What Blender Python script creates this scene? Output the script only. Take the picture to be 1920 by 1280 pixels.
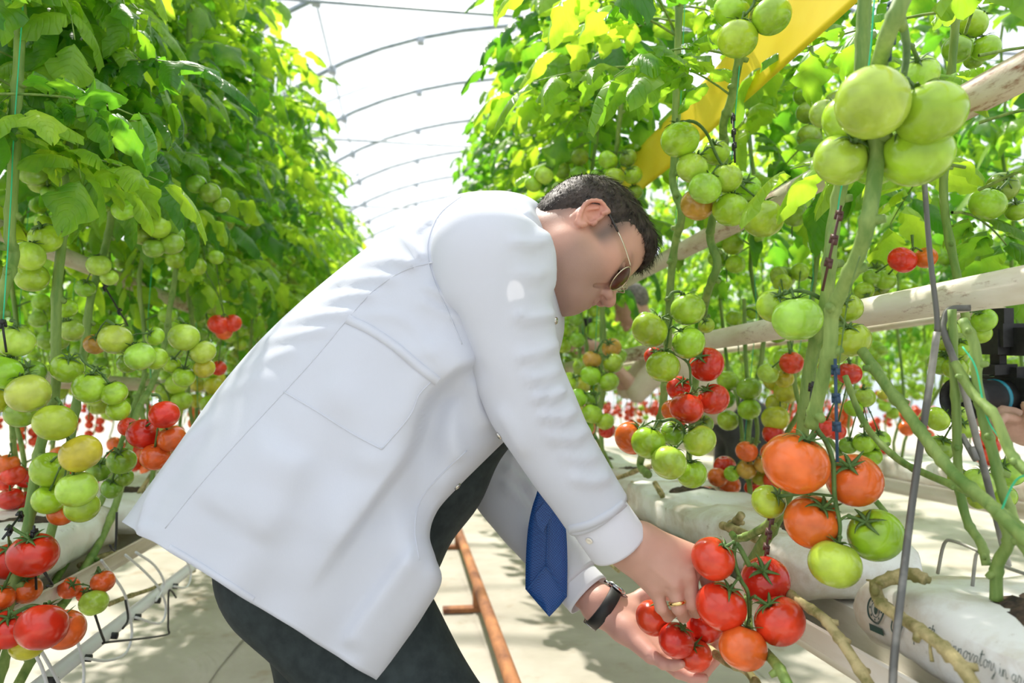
import bpy, math, random
import numpy as np
from mathutils import Vector, Matrix, noise

for _o in list(bpy.data.objects):
    bpy.data.objects.remove(_o, do_unlink=True)

# ------------------------------------------------------------------ camera, sky, sun, exposure
SC = bpy.context.scene
COL = SC.collection
FPX = 1920 * 25.0 / 36.0                       # focal length in pixels of a 1920 px wide frame
CAM = np.array([0.0, 0.0, 1.05])
_yaw, _pit = math.radians(8.1), math.radians(4.3)
FW = np.array([math.sin(_yaw) * math.cos(_pit), math.cos(_yaw) * math.cos(_pit), math.sin(_pit)])
RT = np.array([math.cos(_yaw), -math.sin(_yaw), 0.0])
UP = np.cross(RT, FW)
cam_d = bpy.data.cameras.new('camera')
cam_d.lens = 25.0
cam_d.sensor_width = 36.0
cam_d.clip_start = 0.05
cam_d.dof.use_dof = True
cam_d.dof.focus_distance = 1.2
cam_d.dof.aperture_fstop = 3.5
cam = bpy.data.objects.new('camera', cam_d)
COL.objects.link(cam)
cam.matrix_world = Matrix(((RT[0], UP[0], -FW[0], CAM[0]), (RT[1], UP[1], -FW[1], CAM[1]),
                           (RT[2], UP[2], -FW[2], CAM[2]), (0, 0, 0, 1)))
SC.camera = cam

SC.view_settings.view_transform = 'Standard'
SC.view_settings.look = 'None'
SC.view_settings.gamma = 1.0
SC.view_settings.use_curve_mapping = False
SC.view_settings.exposure = 0.4

SC.cycles.max_bounces = 8
w = bpy.data.worlds.new('hazy_sky')
SC.world = w
w.use_nodes = True
_bg = w.node_tree.nodes['Background']
_bg.inputs[0].default_value = (0.80, 0.89, 1.0, 1)      # bright even haze above the film roof
_bg.inputs[1].default_value = 0.86

sun_d = bpy.data.lights.new('sun', 'SUN')
sun_d.energy = 7.5
sun_d.angle = math.radians(1.2)
sun_d.color = (1.0, 0.93, 0.82)
sun = bpy.data.objects.new('sun', sun_d)
COL.objects.link(sun)
_sd = Vector((0.16, -0.52, -0.84)).normalized()         # high, ahead of the camera
sun.rotation_euler = _sd.to_track_quat('-Z', 'Y').to_euler()

# ------------------------------------------------------------------ helpers
def P(px, py, d):
    """world point seen at pixel (px, py) of the 1920x1280 frame, d metres deep"""
    return CAM + d * (FW + RT * ((px - 960.0) / FPX) + UP * ((640.0 - py) / FPX))

def onX(px, py, X):
    """world point seen at a pixel, standing in the row plane x = X"""
    v = FW + RT * ((px - 960.0) / FPX) + UP * ((640.0 - py) / FPX)
    return CAM + v * (X / v[0])

def pix(p):
    q = np.asarray(p) - CAM
    d = q @ FW
    return 960 + FPX * (q @ RT) / d, 640 - FPX * (q @ UP) / d, d

def mat(name, color=(0.8, 0.8, 0.8), rough=0.5, metal=0.0, spec=0.5, **kw):
    m = bpy.data.materials.new(name)
    m.use_nodes = True
    b = m.node_tree.nodes['Principled BSDF']
    b.inputs['Base Color'].default_value = (*color, 1)
    b.inputs['Roughness'].default_value = rough
    b.inputs['Metallic'].default_value = metal
    b.inputs['Specular IOR Level'].default_value = spec
    for k, v in kw.items():
        b.inputs[k.replace('_', ' ')].default_value = v
    return m

def nodes(m):
    nt = m.node_tree
    return nt, nt.nodes, nt.links, nt.nodes['Principled BSDF']

def add(nt, typ, **props):
    n = nt.nodes.new(typ)
    for k, v in props.items():
        if k.startswith('i_'):
            n.inputs[k[2:].replace('_', ' ')].default_value = v
        else:
            setattr(n, k, v)
    return n

def noise_mix(m, c1, c2, scale=8, detail=5, lo=0.35, hi=0.65, coord='Object', stretch=None, rough=0.6, into='Base Color'):
    """base colour wandering between c1 and c2; returns the factor socket"""
    nt, N, L, b = nodes(m)
    tc = add(nt, 'ShaderNodeTexCoord')
    src = tc.outputs[coord]
    if stretch:
        mp = add(nt, 'ShaderNodeMapping')
        mp.inputs['Scale'].default_value = stretch
        L.new(src, mp.inputs[0]); src = mp.outputs[0]
    nz = add(nt, 'ShaderNodeTexNoise', i_Scale=scale, i_Detail=detail, i_Roughness=rough)
    L.new(src, nz.inputs['Vector'])
    cr = add(nt, 'ShaderNodeValToRGB')
    cr.color_ramp.elements[0].position = lo; cr.color_ramp.elements[0].color = (*c1, 1)
    cr.color_ramp.elements[1].position = hi; cr.color_ramp.elements[1].color = (*c2, 1)
    L.new(nz.outputs[0], cr.inputs[0])
    L.new(cr.outputs[0], b.inputs[into])
    return nz.outputs[0], cr.outputs[0], src

def bump(m, height, strength=0.3, dist=0.01):
    nt, N, L, b = nodes(m)
    bp = add(nt, 'ShaderNodeBump')
    bp.inputs['Strength'].default_value = strength
    bp.inputs['Distance'].default_value = dist
    L.new(height, bp.inputs['Height'])
    L.new(bp.outputs[0], b.inputs['Normal'])

def mesh_data(name, V, F, material=None, smooth=True):
    me = bpy.data.meshes.new(name)
    V = [tuple(map(float, v)) for v in V] if not isinstance(V, np.ndarray) else V.tolist()
    me.from_pydata(V, [], [tuple(map(int, f)) for f in F])
    if material is not None:
        me.materials.append(material)
    if smooth:
        me.polygons.foreach_set('use_smooth', [True] * len(me.polygons))
    me.update()
    return me

def link(name, data, parent=None, loc=None, mw=None):
    o = bpy.data.objects.new(name, data)
    COL.objects.link(o)
    if parent is not None:
        o.parent = parent
    if loc is not None:
        o.location = loc
    if mw is not None:
        o.matrix_local = mw
    return o

def tag(o, label=None, cat=None, group=None, kind=None):
    if label: o['label'] = label
    if cat: o['category'] = cat
    if group: o['group'] = group
    if kind: o['kind'] = kind
    return o

def empty(name, loc=(0, 0, 0), **kw):
    o = bpy.data.objects.new(name, None)
    o.empty_display_size = 0.05
    COL.objects.link(o)
    o.location = loc
    return tag(o, **kw)

class MB:
    """collects shapes into one mesh"""
    def __init__(s):
        s.V, s.F = [], []
    def put(s, V, F):
        n = len(s.V)
        s.V.extend([tuple(map(float, v)) for v in V])
        s.F.extend([tuple(int(i) + n for i in f) for f in F])
        return s
    def tube(s, pts, r, n=8, cap=True, ref=None):
        V, F = tube_vf(pts, r, n, cap, ref)
        return s.put(V, F)
    def box(s, c, size, M=None):
        V = []
        for z in (-.5, .5):
            for x, y in ((-.5, -.5), (.5, -.5), (.5, .5), (-.5, .5)):
                v = np.array([x * size[0], y * size[1], z * size[2]])
                if M is not None:
                    v = M @ v
                V.append(v + np.array(c))
        return s.put(V, [(3, 2, 1, 0), (4, 5, 6, 7), (0, 1, 5, 4), (1, 2, 6, 5), (2, 3, 7, 6), (3, 0, 4, 7)])
    def ball(s, c, r, nu=12, nv=8, M=None):
        V, F = sphere_vf(nu, nv)
        r = np.array(r) if np.ndim(r) else np.array([r, r, r])
        V = V * r
        if M is not None:
            V = V @ np.asarray(M).T
        return s.put(V + np.array(c), F)
    def lathe(s, prof, n=16, c=(0, 0, 0), M=None):
        V, F = [], []
        for (r, z) in prof:
            for k in range(n):
                a = 2 * math.pi * k / n
                v = np.array([r * math.cos(a), r * math.sin(a), z])
                if M is not None:
                    v = M @ v
                V.append(v + np.array(c))
        for i in range(len(prof) - 1):
            for k in range(n):
                k2 = (k + 1) % n
                F.append((i * n + k, i * n + k2, (i + 1) * n + k2, (i + 1) * n + k))
        return s.put(V, F)
    def build(s, name, material, parent=None, smooth=True):
        return link(name, mesh_data(name, s.V, s.F, material, smooth), parent)

def frame_from(d, ref=(0, 0, 1)):
    """rotation matrix whose z column is d"""
    d = np.asarray(d, float); d = d / np.linalg.norm(d)
    ref = np.asarray(ref, float)
    if abs(d @ ref) > 0.95 * np.linalg.norm(ref):
        ref = np.array([1.0, 0, 0]) if abs(d[0]) < 0.9 else np.array([0, 1.0, 0])
    x = np.cross(ref, d); x /= np.linalg.norm(x)
    return np.stack([x, np.cross(d, x), d], axis=1)

def smooth_path(pts, k=4):
    """Catmull-Rom through pts (rows of any width)"""
    p = np.asarray(pts, float)
    if len(p) < 3:
        t = np.linspace(0, 1, k * (len(p) - 1) + 1)[:, None]
        return p[0] * (1 - t) + p[-1] * t
    q = np.vstack([2 * p[0] - p[1], p, 2 * p[-1] - p[-2]])
    out = []
    for i in range(1, len(q) - 2):
        for j in range(k):
            t = j / k
            a, b, c, d = q[i - 1], q[i], q[i + 1], q[i + 2]
            out.append(0.5 * (2 * b + (c - a) * t + (2 * a - 5 * b + 4 * c - d) * t * t + (3 * b - a - 3 * c + d) * t ** 3))
    out.append(p[-1])
    return np.array(out)

def tube_vf(pts, r, n=8, cap=True, ref=None):
    p = np.asarray(pts, float)
    m = len(p)
    r = np.full(m, r) if np.ndim(r) == 0 else np.asarray(r, float)
    T = np.gradient(p, axis=0)
    T /= np.linalg.norm(T, axis=1)[:, None] + 1e-12
    M = frame_from(T[0], ref if ref is not None else (0, 0, 1))
    u = M[:, 0]
    V, F = [], []
    a = np.linspace(0, 2 * math.pi, n, endpoint=False)
    for i in range(m):
        u = u - (u @ T[i]) * T[i]; u /= np.linalg.norm(u) + 1e-12
        v = np.cross(T[i], u)
        V.append(p[i] + r[i] * (np.cos(a)[:, None] * u + np.sin(a)[:, None] * v))
    V = np.vstack(V)
    for i in range(m - 1):
        for k in range(n):
            k2 = (k + 1) % n
            F.append((i * n + k, i * n + k2, (i + 1) * n + k2, (i + 1) * n + k))
    if cap:
        F.append(tuple(range(n - 1, -1, -1)))
        F.append(tuple(range((m - 1) * n, m * n)))
    return V, F

def sphere_vf(nu=16, nv=10):
    V = [(0, 0, -1)]
    for i in range(1, nv):
        t = -math.pi / 2 + math.pi * i / nv
        for k in range(nu):
            a = 2 * math.pi * k / nu
            V.append((math.cos(t) * math.cos(a), math.cos(t) * math.sin(a), math.sin(t)))
    V.append((0, 0, 1))
    F = []
    for k in range(nu):
        F.append((0, 1 + (k + 1) % nu, 1 + k))
    for i in range(nv - 2):
        for k in range(nu):
            a, b = 1 + i * nu + k, 1 + i * nu + (k + 1) % nu
            F.append((a, b, b + nu, a + nu))
    l = len(V) - 1
    for k in range(nu):
        F.append((l, l - nu + k, l - nu + (k + 1) % nu))
    return np.array(V, float), F

# ---- signed-distance modelling: smooth unions of round cones and ellipsoids, meshed by surface nets
class SDF:
    def __init__(s):
        s.ops = []
    def cone(s, a, b, ra, rb, k=0.01, op='u'):
        s.ops.append(('c', np.asarray(a, float), np.asarray(b, float), ra, rb, k, op)); return s
    def chain(s, pts, rr, k=0.008):
        for i in range(len(pts) - 1):
            s.cone(pts[i], pts[i + 1], rr[i], rr[i + 1], k)
        return s
    def ell(s, c, r, k=0.01, op='u', R=None):
        s.ops.append(('e', np.asarray(c, float), np.asarray(r, float), R if R is not None else np.eye(3), None, k, op)); return s
    def bounds(s):
        lo, hi = np.full(3, 1e9), np.full(3, -1e9)
        for o in s.ops:
            l, h = s._bb(o)
            if o[6] == 'u':
                lo, hi = np.minimum(lo, l), np.maximum(hi, h)
        return lo, hi
    def _bb(s, o):
        if o[0] == 'c':
            r = max(o[3], o[4])
            return np.minimum(o[1], o[2]) - r, np.maximum(o[1], o[2]) + r
        r = o[2].max()
        return o[1] - r, o[1] + r
    def mesh(s, h, lo=None, hi=None, extra=None):
        if lo is None:
            lo, hi = s.bounds()
            lo = lo - 3 * h; hi = hi + 3 * h
        n = np.ceil((hi - lo) / h).astype(int) + 1
        ax = [(lo[i] + h * np.arange(n[i])).astype(np.float32) for i in range(3)]
        D = np.full(n, 0.05, np.float32)
        for o in s.ops:
            k = o[5]
            l, hh = s._bb(o)
            pad = max(0.05, 2 * k)
            i0 = np.maximum(np.floor((l - pad - lo) / h).astype(int), 0)
            i1 = np.minimum(np.ceil((hh + pad - lo) / h).astype(int) + 1, n)
            if (i1 <= i0).any():
                continue
            X = ax[0][i0[0]:i1[0], None, None]; Y = ax[1][None, i0[1]:i1[1], None]; Z = ax[2][None, None, i0[2]:i1[2]]
            sl = (slice(i0[0], i1[0]), slice(i0[1], i1[1]), slice(i0[2], i1[2]))
            if o[0] == 'c':
                a, ab = o[1], o[2] - o[1]
                L2 = max(float(ab @ ab), 1e-12)
                t = np.clip(((X - a[0]) * ab[0] + (Y - a[1]) * ab[1] + (Z - a[2]) * ab[2]) / L2, 0, 1)
                d = np.sqrt((X - a[0] - ab[0] * t) ** 2 + (Y - a[1] - ab[1] * t) ** 2 + (Z - a[2] - ab[2] * t) ** 2) - (o[3] + (o[4] - o[3]) * t)
            else:
                c, r, R = o[1], o[2], o[3]
                x, y, z = X - c[0], Y - c[1], Z - c[2]
                q = [(x * R[0, i] + y * R[1, i] + z * R[2, i]) / r[i] for i in range(3)]
                k0 = np.sqrt(q[0] ** 2 + q[1] ** 2 + q[2] ** 2)
                k1 = np.sqrt((q[0] / r[0]) ** 2 + (q[1] / r[1]) ** 2 + (q[2] / r[2]) ** 2) + 1e-9
                d = k0 * (k0 - 1) / k1
            c0 = D[sl]
            if o[6] == 'u':
                hh_ = np.clip(0.5 + 0.5 * (c0 - d) / k, 0, 1)
                D[sl] = c0 * (1 - hh_) + d * hh_ - k * hh_ * (1 - hh_)
            else:
                hh_ = np.clip(0.5 - 0.5 * (c0 + d) / k, 0, 1)
                D[sl] = c0 * (1 - hh_) + (-d) * hh_ + k * hh_ * (1 - hh_)
        if extra is not None:
            D = extra(D, *ax)
        return surface_nets(D, lo, h)

def surface_nets(D, lo, h):
    S = D < 0
    n = np.array(D.shape) - 1
    cnt = np.zeros(n, np.int8)
    corners = [(i, j, k) for i in (0, 1) for j in (0, 1) for k in (0, 1)]
    for c in corners:
        cnt += S[c[0]:c[0] + n[0], c[1]:c[1] + n[1], c[2]:c[2] + n[2]]
    ii, jj, kk = np.nonzero((cnt > 0) & (cnt < 8))
    vid = np.full(n, -1, np.int64)
    vid[ii, jj, kk] = np.arange(len(ii))
    acc = np.zeros((len(ii), 3)); num = np.zeros(len(ii))
    for a in corners:
        for axis in range(3):
            if a[axis]: continue
            b = list(a); b[axis] = 1
            va = D[ii + a[0], jj + a[1], kk + a[2]]; vb = D[ii + b[0], jj + b[1], kk + b[2]]
            m = (va < 0) != (vb < 0)
            t = np.where(m, va / np.where(m, va - vb, 1), 0)
            p = np.tile(np.array(a, float), (len(ii), 1)); p[:, axis] += t
            acc += p * m[:, None]; num += m
    V = lo + h * (np.stack([ii, jj, kk], 1) + acc / num[:, None])
    F = []
    for axis in range(3):
        u, v = (axis + 1) % 3, (axis + 2) % 3
        sa = [slice(None)] * 3; sb = [slice(None)] * 3
        sa[axis] = slice(0, -1); sb[axis] = slice(1, None)
        e = np.stack(np.nonzero(S[tuple(sa)] != S[tuple(sb)]), 1)
        ok = (e[:, u] > 0) & (e[:, v] > 0) & (e[:, u] < n[u]) & (e[:, v] < n[v])
        e = e[ok]
        def g(du, dv):
            q = e.copy(); q[:, u] += du; q[:, v] += dv
            return vid[q[:, 0], q[:, 1], q[:, 2]]
        Q = np.stack([g(-1, -1), g(0, -1), g(0, 0), g(-1, 0)], 1)
        flip = ~S[e[:, 0], e[:, 1], e[:, 2]]
        Q[flip] = Q[flip][:, ::-1]
        F.append(Q)
    F = np.vstack(F)
    F = F[(F >= 0).all(1)]
    return V, F

def vcol(me, name, C):
    at = me.color_attributes.new(name, 'FLOAT_COLOR', 'POINT')
    at.data.foreach_set('color', np.hstack([C, np.ones((len(C), 1))]).astype(np.float32).ravel())

ORD = ['first', 'second', 'third', 'fourth', 'fifth', 'sixth', 'seventh', 'eighth', 'ninth', 'tenth'] + [f'{n}th' for n in range(11, 60)]
# ------------------------------------------------------------------ the greenhouse: floor, film roof, arches
def make_floor():
    m = mat('ground_cloth', (0.62, 0.58, 0.5), 0.75, spec=0.25)
    nt, N, L, b = nodes(m)
    f1, c1, src = noise_mix(m, (0.35, 0.32, 0.26), (0.51, 0.48, 0.42), scale=1.1, detail=9, lo=0.34, hi=0.62)
    # brown dirt collected in patches
    n2 = add(nt, 'ShaderNodeTexNoise', i_Scale=3.4, i_Detail=8.0, i_Roughness=0.68)
    L.new(src, n2.inputs['Vector'])
    r2 = add(nt, 'ShaderNodeValToRGB')
    r2.color_ramp.elements[0].position = 0.56; r2.color_ramp.elements[1].position = 0.74
    L.new(n2.outputs[0], r2.inputs[0])
    mx = add(nt, 'ShaderNodeMix', data_type='RGBA')
    mx.inputs['B'].default_value = (0.29, 0.22, 0.14, 1)
    L.new(r2.outputs[0], mx.inputs['Factor']); L.new(c1, mx.inputs['A'])
    L.new(mx.outputs['Result'], b.inputs['Base Color'])
    wv = add(nt, 'ShaderNodeTexNoise', i_Scale=2.2, i_Detail=3.0, i_Distortion=1.5)
    L.new(src, wv.inputs['Vector'])
    bump(m, wv.outputs[0], 0.5, 0.05)
    # overlapping lengths of ground cloth along the aisles
    rng = random.Random(5)
    fl = MB()
    fl.box((0, 17, -0.03), (40, 50, 0.06))
    o = fl.build('floor', m, smooth=False)
    tag(o, 'pale dusty ground cloth covering the greenhouse floor', kind='structure')
    for k, (x0, x1) in enumerate(((-0.75, 0.36), (0.31, 1.35), (1.30, 2.05), (-1.9, -0.70))):
        V, F = [], []
        ny, nx = 60, 8
        for j in range(ny + 1):
            for i in range(nx + 1):
                x = x0 + (x1 - x0) * i / nx
                y = 1.2 + 13 * j / ny
                edge = 0.012 * math.sin(y * 2.1 + k * 2) + 0.01 * math.sin(y * 5.3 + i)
                z = 0.004 + 0.002 * k + 0.006 * max(0, noise.noise(Vector((x * 4, y * 1.6, k))))
                V.append((x + (edge if i in (0, nx) else 0), y, z))
        for j in range(ny):
            for i in range(nx):
                a = j * (nx + 1) + i
                F.append((a, a + 1, a + nx + 2, a + nx + 1))
        s = link('cloth_sheet', mesh_data('cloth_sheet', V, F, m), o)

def make_roof():
    film = bpy.data.materials.new('roof_film')
    film.use_nodes = True
    nt = film.node_tree
    nt.nodes.clear()
    out = nt.nodes.new('ShaderNodeOutputMaterial')
    tr = nt.nodes.new('ShaderNodeBsdfTransparent'); tr.inputs[0].default_value = (0.97, 0.98, 1, 1)
    tl = nt.nodes.new('ShaderNodeBsdfTranslucent'); tl.inputs[0].default_value = (0.92, 0.94, 0.96, 1)
    mx = nt.nodes.new('ShaderNodeMixShader'); mx.inputs[0].default_value = 0.3
    nt.links.new(tr.outputs[0], mx.inputs[1]); nt.links.new(tl.outputs[0], mx.inputs[2]); nt.links.new(mx.outputs[0], out.inputs[0])
    steel = mat('galvanised_tube', (0.55, 0.60, 0.63), 0.45, 0.6)
    noise_mix(steel, (0.22, 0.26, 0.29), (0.34, 0.38, 0.41), 6)
    def z_of(u):
        return 4.1 + 2.95 * math.sqrt(max(0.0, 1 - u * u))
    half = 5.6
    root = empty('ceiling', (0, 0, 0), kind='structure', label='white plastic film roof on curved steel arches')
    for span, cx in enumerate((2.9 - 11.2, 2.9, 2.9 + 11.2)):
        V, F = [], []
        us = [math.sin(a) for a in np.linspace(-math.pi / 2, math.pi / 2, 25)]
        for y in (-8.0, 40.0):
            for u in us:
                V.append((cx + half * u, y, z_of(u) + 0.035))
        n = len(us)
        for i in range(n - 1):
            F.append((i, i + 1, n + i + 1, n + i))
        link('roof_film', mesh_data('roof_film', V, F, film), root)
    cx = 2.9
    arch = MB()
    arch.tube([(cx + half * u, 0, z_of(u)) for u in us], 0.036, 8)
    arch_me = mesh_data('roof_arch', arch.V, arch.F, steel)
    brace = MB()
    for u in (-0.93, -0.74, -0.5, -0.2):
        brace.box((cx + half * u, 0, z_of(u) - 0.05), (0.11, 0.13, 0.09))
    brace_me = mesh_data('clamp', brace.V, brace.F, steel, False)
    tie = MB()
    tie.tube([(cx - half + .2, 0, 4.95), (cx + half - .2, 0, 4.95)], 0.018, 6)
    tie_me = mesh_data('tie_bar', tie.V, tie.F, steel)
    for i in range(16):
        y = 10.9 - 2 * 1.95 + 1.95 * i
        a = link('roof_arch', arch_me, root, (0, y, 0))
        link('clamp', brace_me, a)
        if i % 2 == 0:
            link('tie_bar', tie_me, a)
            d = MB()
            d.tube([(cx - half * 0.96, 0, 5.0), (cx - half * 0.2, 0.0, z_of(-.2) - .03)], 0.012, 6)
            d.build('diagonal_brace', steel, a)
    for u in (-0.74, -0.2, 0.3):
        p = MB()
        p.tube([(cx + half * u, 5, z_of(u) - .05), (cx + half * u, 40, z_of(u) - .05)], 0.014, 6)
        p.build('purlin', steel, root)
    # gutter beam with posts standing between two spans
    g = MB()
    g.box((cx - half, 16, 4.02), (0.3, 48, 0.16))
    g.build('valley_gutter', steel, root, False)
    # film end wall far down the aisle, with its posts
    e = MB()
    e.put([(-20, 39.8, 0), (20, 39.8, 0), (20, 39.8, 7.2), (-20, 39.8, 7.2)], [(0, 1, 2, 3)])
    we = e.build('wall_end', film, smooth=False)
    tag(we, 'white plastic film end wall far down the aisle', kind='structure')
    for x in (-8, -4, 0, 4, 8):
        q = MB().tube([(x, 39.6, 0), (x, 39.6, 7)], 0.05, 8)
        q.build('wall_post', steel, we)

make_floor()
make_roof()

# ------------------------------------------------------------------ pipes, gutters, slabs, rails
def rusty_paint():
    m = mat('white_pipe_paint', (0.8, 0.77, 0.7), 0.5)
    nt, N, L, b = nodes(m)
    f, c, src = noise_mix(m, (0.52, 0.42, 0.29), (0.76, 0.71, 0.61), 3, 6, stretch=(4, 1, 4))
    n2 = add(nt, 'ShaderNodeTexNoise', i_Scale=26.0, i_Detail=8.0, i_Roughness=0.75)
    L.new(src, n2.inputs['Vector'])
    n3 = add(nt, 'ShaderNodeTexNoise', i_Scale=1.8, i_Detail=3.0)
    L.new(src, n3.inputs['Vector'])
    ad = add(nt, 'ShaderNodeMath', operation='ADD'); L.new(n2.outputs[0], ad.inputs[0]); L.new(n3.outputs[0], ad.inputs[1])
    r = add(nt, 'ShaderNodeValToRGB')
    r.color_ramp.elements[0].position = 0.525; r.color_ramp.elements[1].position = 0.61
    h = add(nt, 'ShaderNodeMath', operation='MULTIPLY'); h.inputs[1].default_value = 0.5
    L.new(ad.outputs[0], h.inputs[0]); L.new(h.outputs[0], r.inputs[0])
    mx = add(nt, 'ShaderNodeMix', data_type='RGBA')
    mx.inputs['B'].default_value = (0.22, 0.07, 0.025, 1)
    L.new(r.outputs[0], mx.inputs['Factor']); L.new(c, mx.inputs['A']); L.new(mx.outputs['Result'], b.inputs['Base Color'])
    bump(m, n2.outputs[0], 0.25, 0.002)
    return m
M_PIPE = rusty_paint()
M_RUST = mat('rusty_steel', (0.3, 0.12, 0.05), 0.85)
_f, _, _ = noise_mix(M_RUST, (0.16, 0.06, 0.03), (0.52, 0.22, 0.08), 9, 8, 0.36, 0.66, stretch=(1, 0.5, 1))
bump(M_RUST, _f, 0.5, 0.004)
M_GUT = mat('gutter_paint', (0.72, 0.70, 0.63), 0.55)
noise_mix(M_GUT, (0.5, 0.44, 0.33), (0.76, 0.74, 0.68), 3, 8, 0.32, 0.58, stretch=(1, 0.6, 3))
M_DARKWIRE = mat('dark_wire', (0.03, 0.032, 0.03), 0.5)
M_GREYROD = mat('weathered_rod', (0.35, 0.34, 0.31), 0.55, 0.3)
noise_mix(M_GREYROD, (0.13, 0.13, 0.12), (0.55, 0.53, 0.47), 5, 5, 0.46, 0.66)
M_TUBE = mat('drip_tube', (0.72, 0.74, 0.76), 0.4)
M_BLACK = mat('black_plastic', (0.015, 0.016, 0.018), 0.45)

def pipe(X, z, label, r=0.0255, y0=-0.2, y1=14):
    b = MB()
    ys = np.linspace(y0, y1, 12)
    b.tube([(X + 0.004 * math.sin(y * 1.7), y, z + 0.006 * math.sin(y * 0.9)) for y in ys], r, 20)
    o = b.build('heating_pipe', M_PIPE)
    tag(o, label, 'pipe', 'painted heating pipes along the rows')
    return o
pipe(0.80, 1.475, 'upper white rust-flecked heating pipe crossing behind the near right tomato clusters')
pipe(0.80, 1.192, 'lower white heating pipe with brown rust patches along the right row')
pipe(-1.02, 1.455, 'upper beige heating pipe among the stems of the left row', y0=0.6)
pipe(-1.06, 1.09, 'lower beige heating pipe low behind the left row stems', y0=0.6)
pipe(2.0, 1.34, 'thin pale pipe on the next row far behind the right row', 0.02, y0=1)

def slab_mesh(seed, L=0.98, W=0.21, H=0.088):
    """a pillow-like plastic bag of substrate with crimped ends, along y"""
    rng = random.Random(seed)
    V, F = [], []
    nl, nr = 36, 28
    for j in range(nl + 1):
        t = j / nl
        y = (t - 0.5) * L
        e = min(1.0, min(t, 1 - t) * L / 0.055)
        e = math.sin(e * math.pi / 2)
        for i in range(nr):
            a = 2 * math.pi * i / nr
            ca, sa = math.cos(a), math.sin(a)
            sx = math.copysign(abs(ca) ** 0.42, ca); sz = math.copysign(abs(sa) ** 0.42, sa)
            x = 0.5 * W * sx * (0.82 + 0.18 * e)
            z = 0.5 * H * sz * (0.16 + 0.84 * e) if sa > 0 else 0.5 * H * sz * (0.55 + 0.45 * e)
            nz = noise.noise(Vector((x * 22, y * 9, z * 22 + seed * 7)))
            k = 0.009 * nz + 0.005 * noise.noise(Vector((x * 60, y * 40, z * 60 + seed)))
            if sa > 0.3:
                z += 0.022 * noise.noise(Vector((x * 9, y * 7, seed * 3.1))) * e
            V.append((x + k * ca, y, z + k * sa + 0.5 * H))
    for j in range(nl):
        for i in range(nr):
            a, b = j * nr + i, j * nr + (i + 1) % nr
            F.append((a, b, b + nr, a + nr))
    F.append(tuple(range(nr - 1, -1, -1))); F.append(tuple(range(nl * nr, nl * nr + nr)))
    return V, F
M_BAG = mat('white_bag_film', (0.80, 0.79, 0.76), 0.38, spec=0.4)
_f, _c, _s = noise_mix(M_BAG, (0.55, 0.47, 0.37), (0.80, 0.80, 0.77), 5, 10, 0.36, 0.56, rough=0.7)
_nt, _N, _L, _b = nodes(M_BAG)
_n = add(_nt, 'ShaderNodeTexNoise', i_Scale=34.0, i_Detail=8.0, i_Roughness=0.7); _L.new(_s, _n.inputs['Vector'])
_r = add(_nt, 'ShaderNodeValToRGB'); _r.color_ramp.elements[0].position = 0.62; _r.color_ramp.elements[1].position = 0.72; _L.new(_n.outputs[0], _r.inputs[0])
_m = add(_nt, 'ShaderNodeMix', data_type='RGBA'); _m.inputs['B'].default_value = (0.34, 0.27, 0.18, 1)
_L.new(_r.outputs[0], _m.inputs['Factor']); _L.new(_c, _m.inputs['A']); _L.new(_m.outputs['Result'], _b.inputs['Base Color'])
_w = add(_nt, 'ShaderNodeTexNoise', i_Scale=11.0, i_Detail=3.0, i_Distortion=1.0); _L.new(_s, _w.inputs['Vector'])
bump(M_BAG, _w.outputs[0], 0.25, 0.015)
M_INK = mat('dark_green_print', (0.02, 0.06, 0.05), 0.5)
M_SOIL = mat('coir_substrate', (0.05, 0.035, 0.025), 0.95)
_f, _, _ = noise_mix(M_SOIL, (0.02, 0.014, 0.01), (0.12, 0.075, 0.045), 60, 6)
bump(M_SOIL, _f, 0.8, 0.01)
SLABS = [mesh_data('grow_bag', *slab_mesh(s), M_BAG) for s in (1, 2, 3)]

def soil_patch(c, lx, ly, seed):
    V, F = [], []
    n = 14
    for j in range(n + 1):
        for i in range(n + 1):
            u, v = i / n * 2 - 1, j / n * 2 - 1
            q = max(0, 1 - (u * u + v * v))
            V.append((c[0] + u * lx, c[1] + v * ly, c[2] - 0.004 + 0.014 * math.sqrt(q) + 0.006 * noise.noise(Vector((u * 5, v * 5, seed))) * (q > 0)))
    for j in range(n):
        for i in range(n):
            a = j * (n + 1) + i
            uc, vc = (i + .5) / n * 2 - 1, (j + .5) / n * 2 - 1
            if uc * uc + vc * vc < 1:
                F.append((a, a + 1, a + n + 2, a + n + 1))
    return V, F

def gutter(X0, X1, z0, z1, y0, y1, label):
    b = MB()
    t = 0.004
    prof = [(X0 - .0, z1), (X0 + .012, z1 - .008), (X0 + .02, z0 + .03), (X0 + .05, z0), ((X0 + X1) / 2 - .04, z0), ((X0 + X1) / 2 - .03, z0 + .055),
            ((X0 + X1) / 2 + .03, z0 + .055), ((X0 + X1) / 2 + .04, z0), (X1 - .05, z0), (X1 - .02, z0 + .03), (X1 - .012, z1 - .008), (X1, z1)]
    up = [(x, z + t + .001) for x, z in prof[::-1]]
    loop = prof + up
    n = len(loop)
    V = [(x, y, z) for y in (y0, y1) for x, z in loop]
    F = [(i, (i + 1) % n, n + (i + 1) % n, n + i) for i in range(n)]
    b.put(V, F)
    o = b.build('growing_gutter', M_GUT, smooth=False)
    return tag(o, label, 'gutter')

gutter(0.605, 0.95, 0.628, 0.702, 0.2, 14, 'pale metal growing gutter carrying the bags of the right row')
gutter(-1.04, -0.70, 0.60, 0.668, 0.8, 14, 'pale metal growing gutter carrying the bags of the left row')
gutter(2.15, 2.5, 0.60, 0.668, 1.0, 14, 'pale metal growing gutter of the next row behind the right row')
ZR, ZL = 0.690, 0.661      # tops of the ridges the bags lie on

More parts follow.
